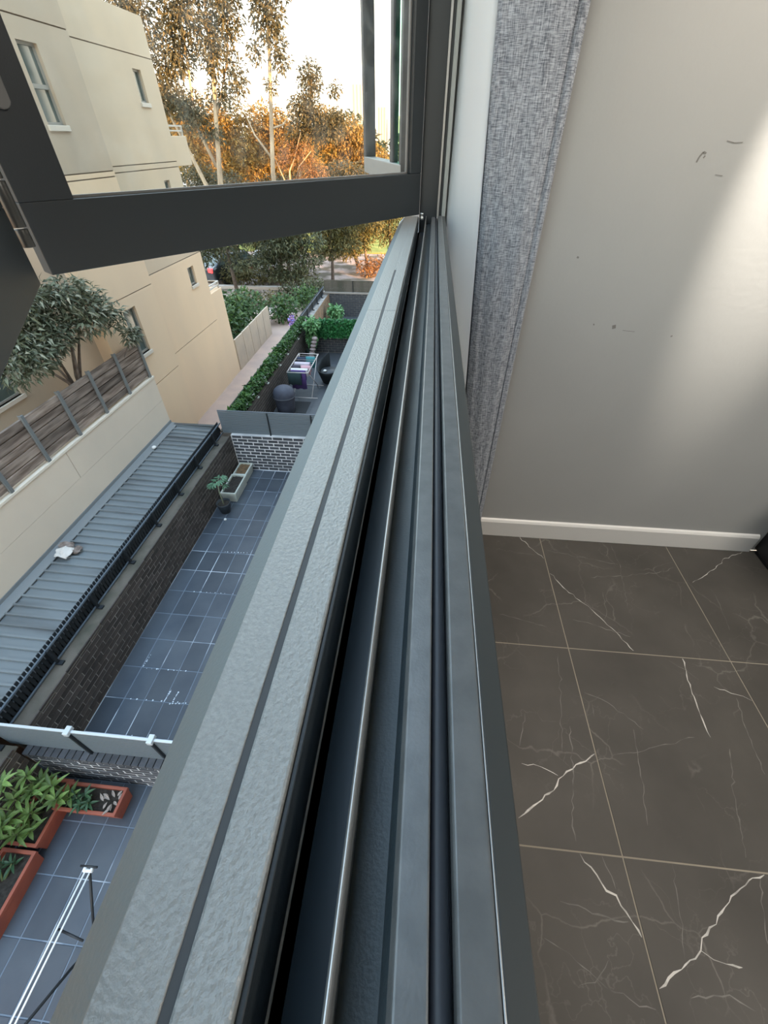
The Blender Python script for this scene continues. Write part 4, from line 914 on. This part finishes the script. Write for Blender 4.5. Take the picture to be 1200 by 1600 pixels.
tree('rusty_bush_tree', 'rust coloured bare looking shrub at the foot of the slim trunk', [([(-8.9,31.2,-6.05),(-8.5,31.2,-1.4),(-7.9,31.2,-.4)], .08),([(-8.7,31.2,-3),(-7.9,31.2,-1.2),(-7.1,31.2,-.5)], .05),([(-8.8,31.2,-2),(-9.3,31.2,-.8)], .05),([(-8.3,31.2,-1.2),(-7.6,31.2,.3)], .03)],
  [((-8.0,31.6,-.6),(1.0,.6,.7)),((-7.2,31.6,-1.5),(1.0,.6,.7)),((-9.0,31.6,-.9),(.7,.5,.6)),((-8.2,31.6,-2.3),(1.2,.6,.6))], 2600, .16, .06, 'rust')
tree('grey_green_tree', 'dull grey green tree mass low in front of the golden trees', [([(-7.0,34,-6.05),(-6.9,34,-2)], .15)],
  [((-7.2,34,-1.9),(1.5,.9,.8)),((-5.6,34,-1.7),(1.4,.9,.8)),((-9.8,34,-2.4),(1.6,.9,.8)),((-3.9,34,-2.1),(1.4,.9,.8)),((-6.5,34,-3.4),(2.2,.9,.9)),((-4,34,-3.6),(1.6,.9,.9))], 6500, .24, .09, 'gum')
tree('grey_green_tree', 'dull olive tree mass low beside the end of the beige building', [([(-13.4,33,-6.05),(-13.3,33,-2.6)], .15)],
  [((-13.2,33,-2.4),(1.6,.9,.9)),((-15.0,33,-2.0),(1.4,.9,.9)),((-11.4,33,-3.0),(1.4,.9,.9)),((-14,33,-3.6),(2.2,.9,.9))], 4500, .24, .09, 'gum')
# street trees seen below the sash
tree('street_tree', 'dark layered street tree nearest to the building end below the sash', [([(-9.6,22.6,-6.05),(-9.7,22.6,-4),(-9.9,22.6,-2)], .11)],
  [((-9.8,22.6,-3.7),(1.1,.8,.55)),((-10.4,22.6,-3.0),(1.2,.8,.6)),((-9.1,22.6,-4.5),(.9,.7,.35)),((-10.9,22.6,-4.2),(.9,.7,.45)),((-9.6,22.6,-2.3),(1.2,.8,.6)),((-8.7,22.6,-3.3),(.6,.6,.4)),((-11.4,22.6,-3.4),(.8,.7,.6))], 4200, .22, .07, 'pine', 'bark')
tree('street_tree', 'dark spreading street tree standing in the middle below the sash', [([(-6.9,23.5,-6.05),(-7.1,23.5,-4),(-7.2,23.5,-2.4)], .10)],
  [((-7.2,23.5,-3.8),(1.3,.8,.6)),((-6.2,23.5,-4.5),(1.0,.7,.45)),((-8.1,23.5,-4.6),(.9,.7,.45)),((-7.0,23.5,-2.9),(1.4,.8,.6)),((-7.2,23.5,-5.2),(1.2,.7,.35)),((-5.7,23.5,-3.7),(.7,.6,.4))], 4800, .22, .07, 'pine', 'bark')
tree('street_tree', 'olive street tree with forked brown trunk by the sunny lawn', [([(-4.3,29.6,-6.05),(-4.7,29.6,-5),(-5.3,29.6,-3.6),(-5.5,29.6,-2)], .13),([(-4.6,29.6,-5.2),(-3.9,29.6,-4),(-3.6,29.6,-2.6)], .09)],
  [((-5.4,29.6,-3.6),(1.0,.8,.8)),((-5.2,29.6,-2.6),(1.3,.8,.7)),((-3.9,29.6,-3.5),(.8,.8,.7)),((-6.4,29.6,-4.2),(.8,.6,.6)),((-3.6,29.6,-2.6),(1.0,.8,.7)),((-6.8,29.6,-3.2),(.9,.7,.7))], 5600, .21, .075, 'gumsun', 'bark')
tree('street_tree', 'olive street tree closest to the window sill edge', [([(-2.3,30.4,-6.05),(-2.5,30.4,-4),(-2.3,30.4,-2)], .11)],
  [((-2.6,30.4,-4.2),(.9,.7,.8)),((-2.0,30.4,-3.0),(1.2,.8,.9)),((-3.0,30.4,-3.2),(.8,.7,.8)),((-1.6,30.4,-4.4),(.7,.7,.7))], 3000, .21, .075, 'gumsun', 'bark')
tree('street_tree', 'olive street tree in front of the white car below the sash', [([(-8.0,25.6,-6.05),(-8.1,25.6,-4.4),(-8.3,25.6,-2.6)], .11)],
  [((-8.2,25.6,-3.9),(1.0,.6,.6)),((-8.9,25.6,-4.9),(.8,.6,.4)),((-7.0,25.6,-3.6),(.7,.6,.6)),((-8.6,25.6,-2.9),(1.3,.7,.7)),((-7.4,25.6,-4.6),(.7,.6,.35)),((-9.3,25.6,-4.0),(.7,.6,.5))], 4200, .22, .075, 'gumsun', 'bark')
tree('street_tree', 'bushy brown green street tree behind the spreading dark one', [([(-5.4,26.4,-6.05),(-5.3,26.4,-4.4),(-5.4,26.4,-2.6)], .10)],
  [((-5.4,26.4,-3.6),(1.0,.6,.7)),((-5.6,26.4,-4.6),(.9,.6,.4)),((-3.4,26.4,-2.8),(.8,.6,.6)),((-4.6,26.4,-4.2),(.9,.6,.5)),((-5.8,26.4,-2.8),(1.2,.7,.6)),((-4.2,26.4,-3.3),(.7,.6,.5))], 4600, .21, .075, 'gumsun', 'bark')
tree('park_tree', 'yellow green tree at the back of the sunny lawn', [([(-6.2,44,-6.05),(-6.1,44,-3)], .15)],
  [((-6.2,44,-3.6),(2.2,1,1.2)),((-3.6,44,-3.9),(1.8,1,1.0)),((-9.0,44,-3.6),(2,1,1.1)),((-1.4,44,-3.6),(1.8,1,1.2)),((-11.8,44,-3.4),(2,1,1.2))], 4200, .3, .12, 'fargreen', 'bark')
tree('street_tree', 'drooping olive street tree right of the bushy brown green one', [([(-3.6,28.4,-6.05),(-3.8,28.4,-4.4),(-4.0,28.4,-3)], .10)],
  [((-4.0,28.4,-4.3),(.8,.6,.7)),((-3.4,28.4,-3.5),(.8,.6,.7)),((-4.8,28.4,-4.9),(.7,.6,.5)),((-4.4,28.4,-3.2),(.8,.6,.6))], 3600, .2, .07, 'gumsun', 'bark')
shrub('street_shrub', 'long olive shrub at the roadside behind the first dark street tree', [((-9.8,24.6,-5.5),(1.5,.6,.5)),((-7.2,25.0,-5.5),(1.4,.6,.45))], 2000, .18, .07, 'gumsun')
shrub('street_shrub', 'grey green shrub at the roadside left of the farthest court', [((-5.6,22.4,-5.5),(.8,.6,.45)),((-6.6,22.0,-5.6),(.7,.5,.35))], 1300, .17, .065, 'pine')
shrub('street_shrub', 'low rusty shrub on the verge right of the parked cars', [((-3.4,27.5,-5.6),(.8,.6,.5)),((-2.6,27.8,-5.5),(.7,.6,.5))], 900, .18, .07, 'rust')
shrub('street_shrub', 'low brown green shrub on the verge beside the lane end', [((-8.6,21.0,-5.7),(.9,.6,.35)),((-7.4,21.4,-5.75),(.9,.6,.3))], 900, .17, .06, 'gumsun')

# far belt of trees closing the horizon
for i in range(13):
    x = -46+i*5.2+R.uniform(-1,1); y = 66+R.uniform(-4,4); h = R.uniform(.2,2.2)+(2.0 if i < 4 else 0)
    tree('distant_tree', 'soft olive tree in the far belt along the horizon', [([(x,y,-6.05),(x,y,-2)], .3)],
      [((x,y,h-2.2),(3.0,2,2.6)),((x+1.5,y,h-3.5),(2.8,2,2.0)),((x-1.5,y-.5,h-4),(2.6,2,2.0))], 1300, .9, .5, 'fargreen', 'bark', 'distant trees along the horizon')
# towers on the skyline
M['tower'] = mat('hazy_tower', (.62,.52,.42), .9)
def tower(label, x0, x1, y, z1, n):
    t = thing('tower_block', label, 'building'); MB().box(x0, x1, y, y+6, -6, z1).obj('shaft', M['tower'], t)
    for k in range(n):
        a = x0+(x1-x0)*(k+.25)/n; MB().box(a, a+(x1-x0)/n*.45, y-.06, y-.002, -4, z1-.6).obj('window_strip', mat('tower_glass', (.30,.27,.24), .3) if 'tower_glass' not in bpy.data.materials else bpy.data.materials['tower_glass'], t)
tower('tall pale tower with vertical window strips left of the far sash', -22.2, -18.6, 150, 11.0, 4)
tower('shorter pale tower seen through the far sash', -15.6, -13.4, 150, 6.8, 3)
tower('low wide tower on the skyline right of the far sash', -11.0, -6.5, 150, 4.6, 5)
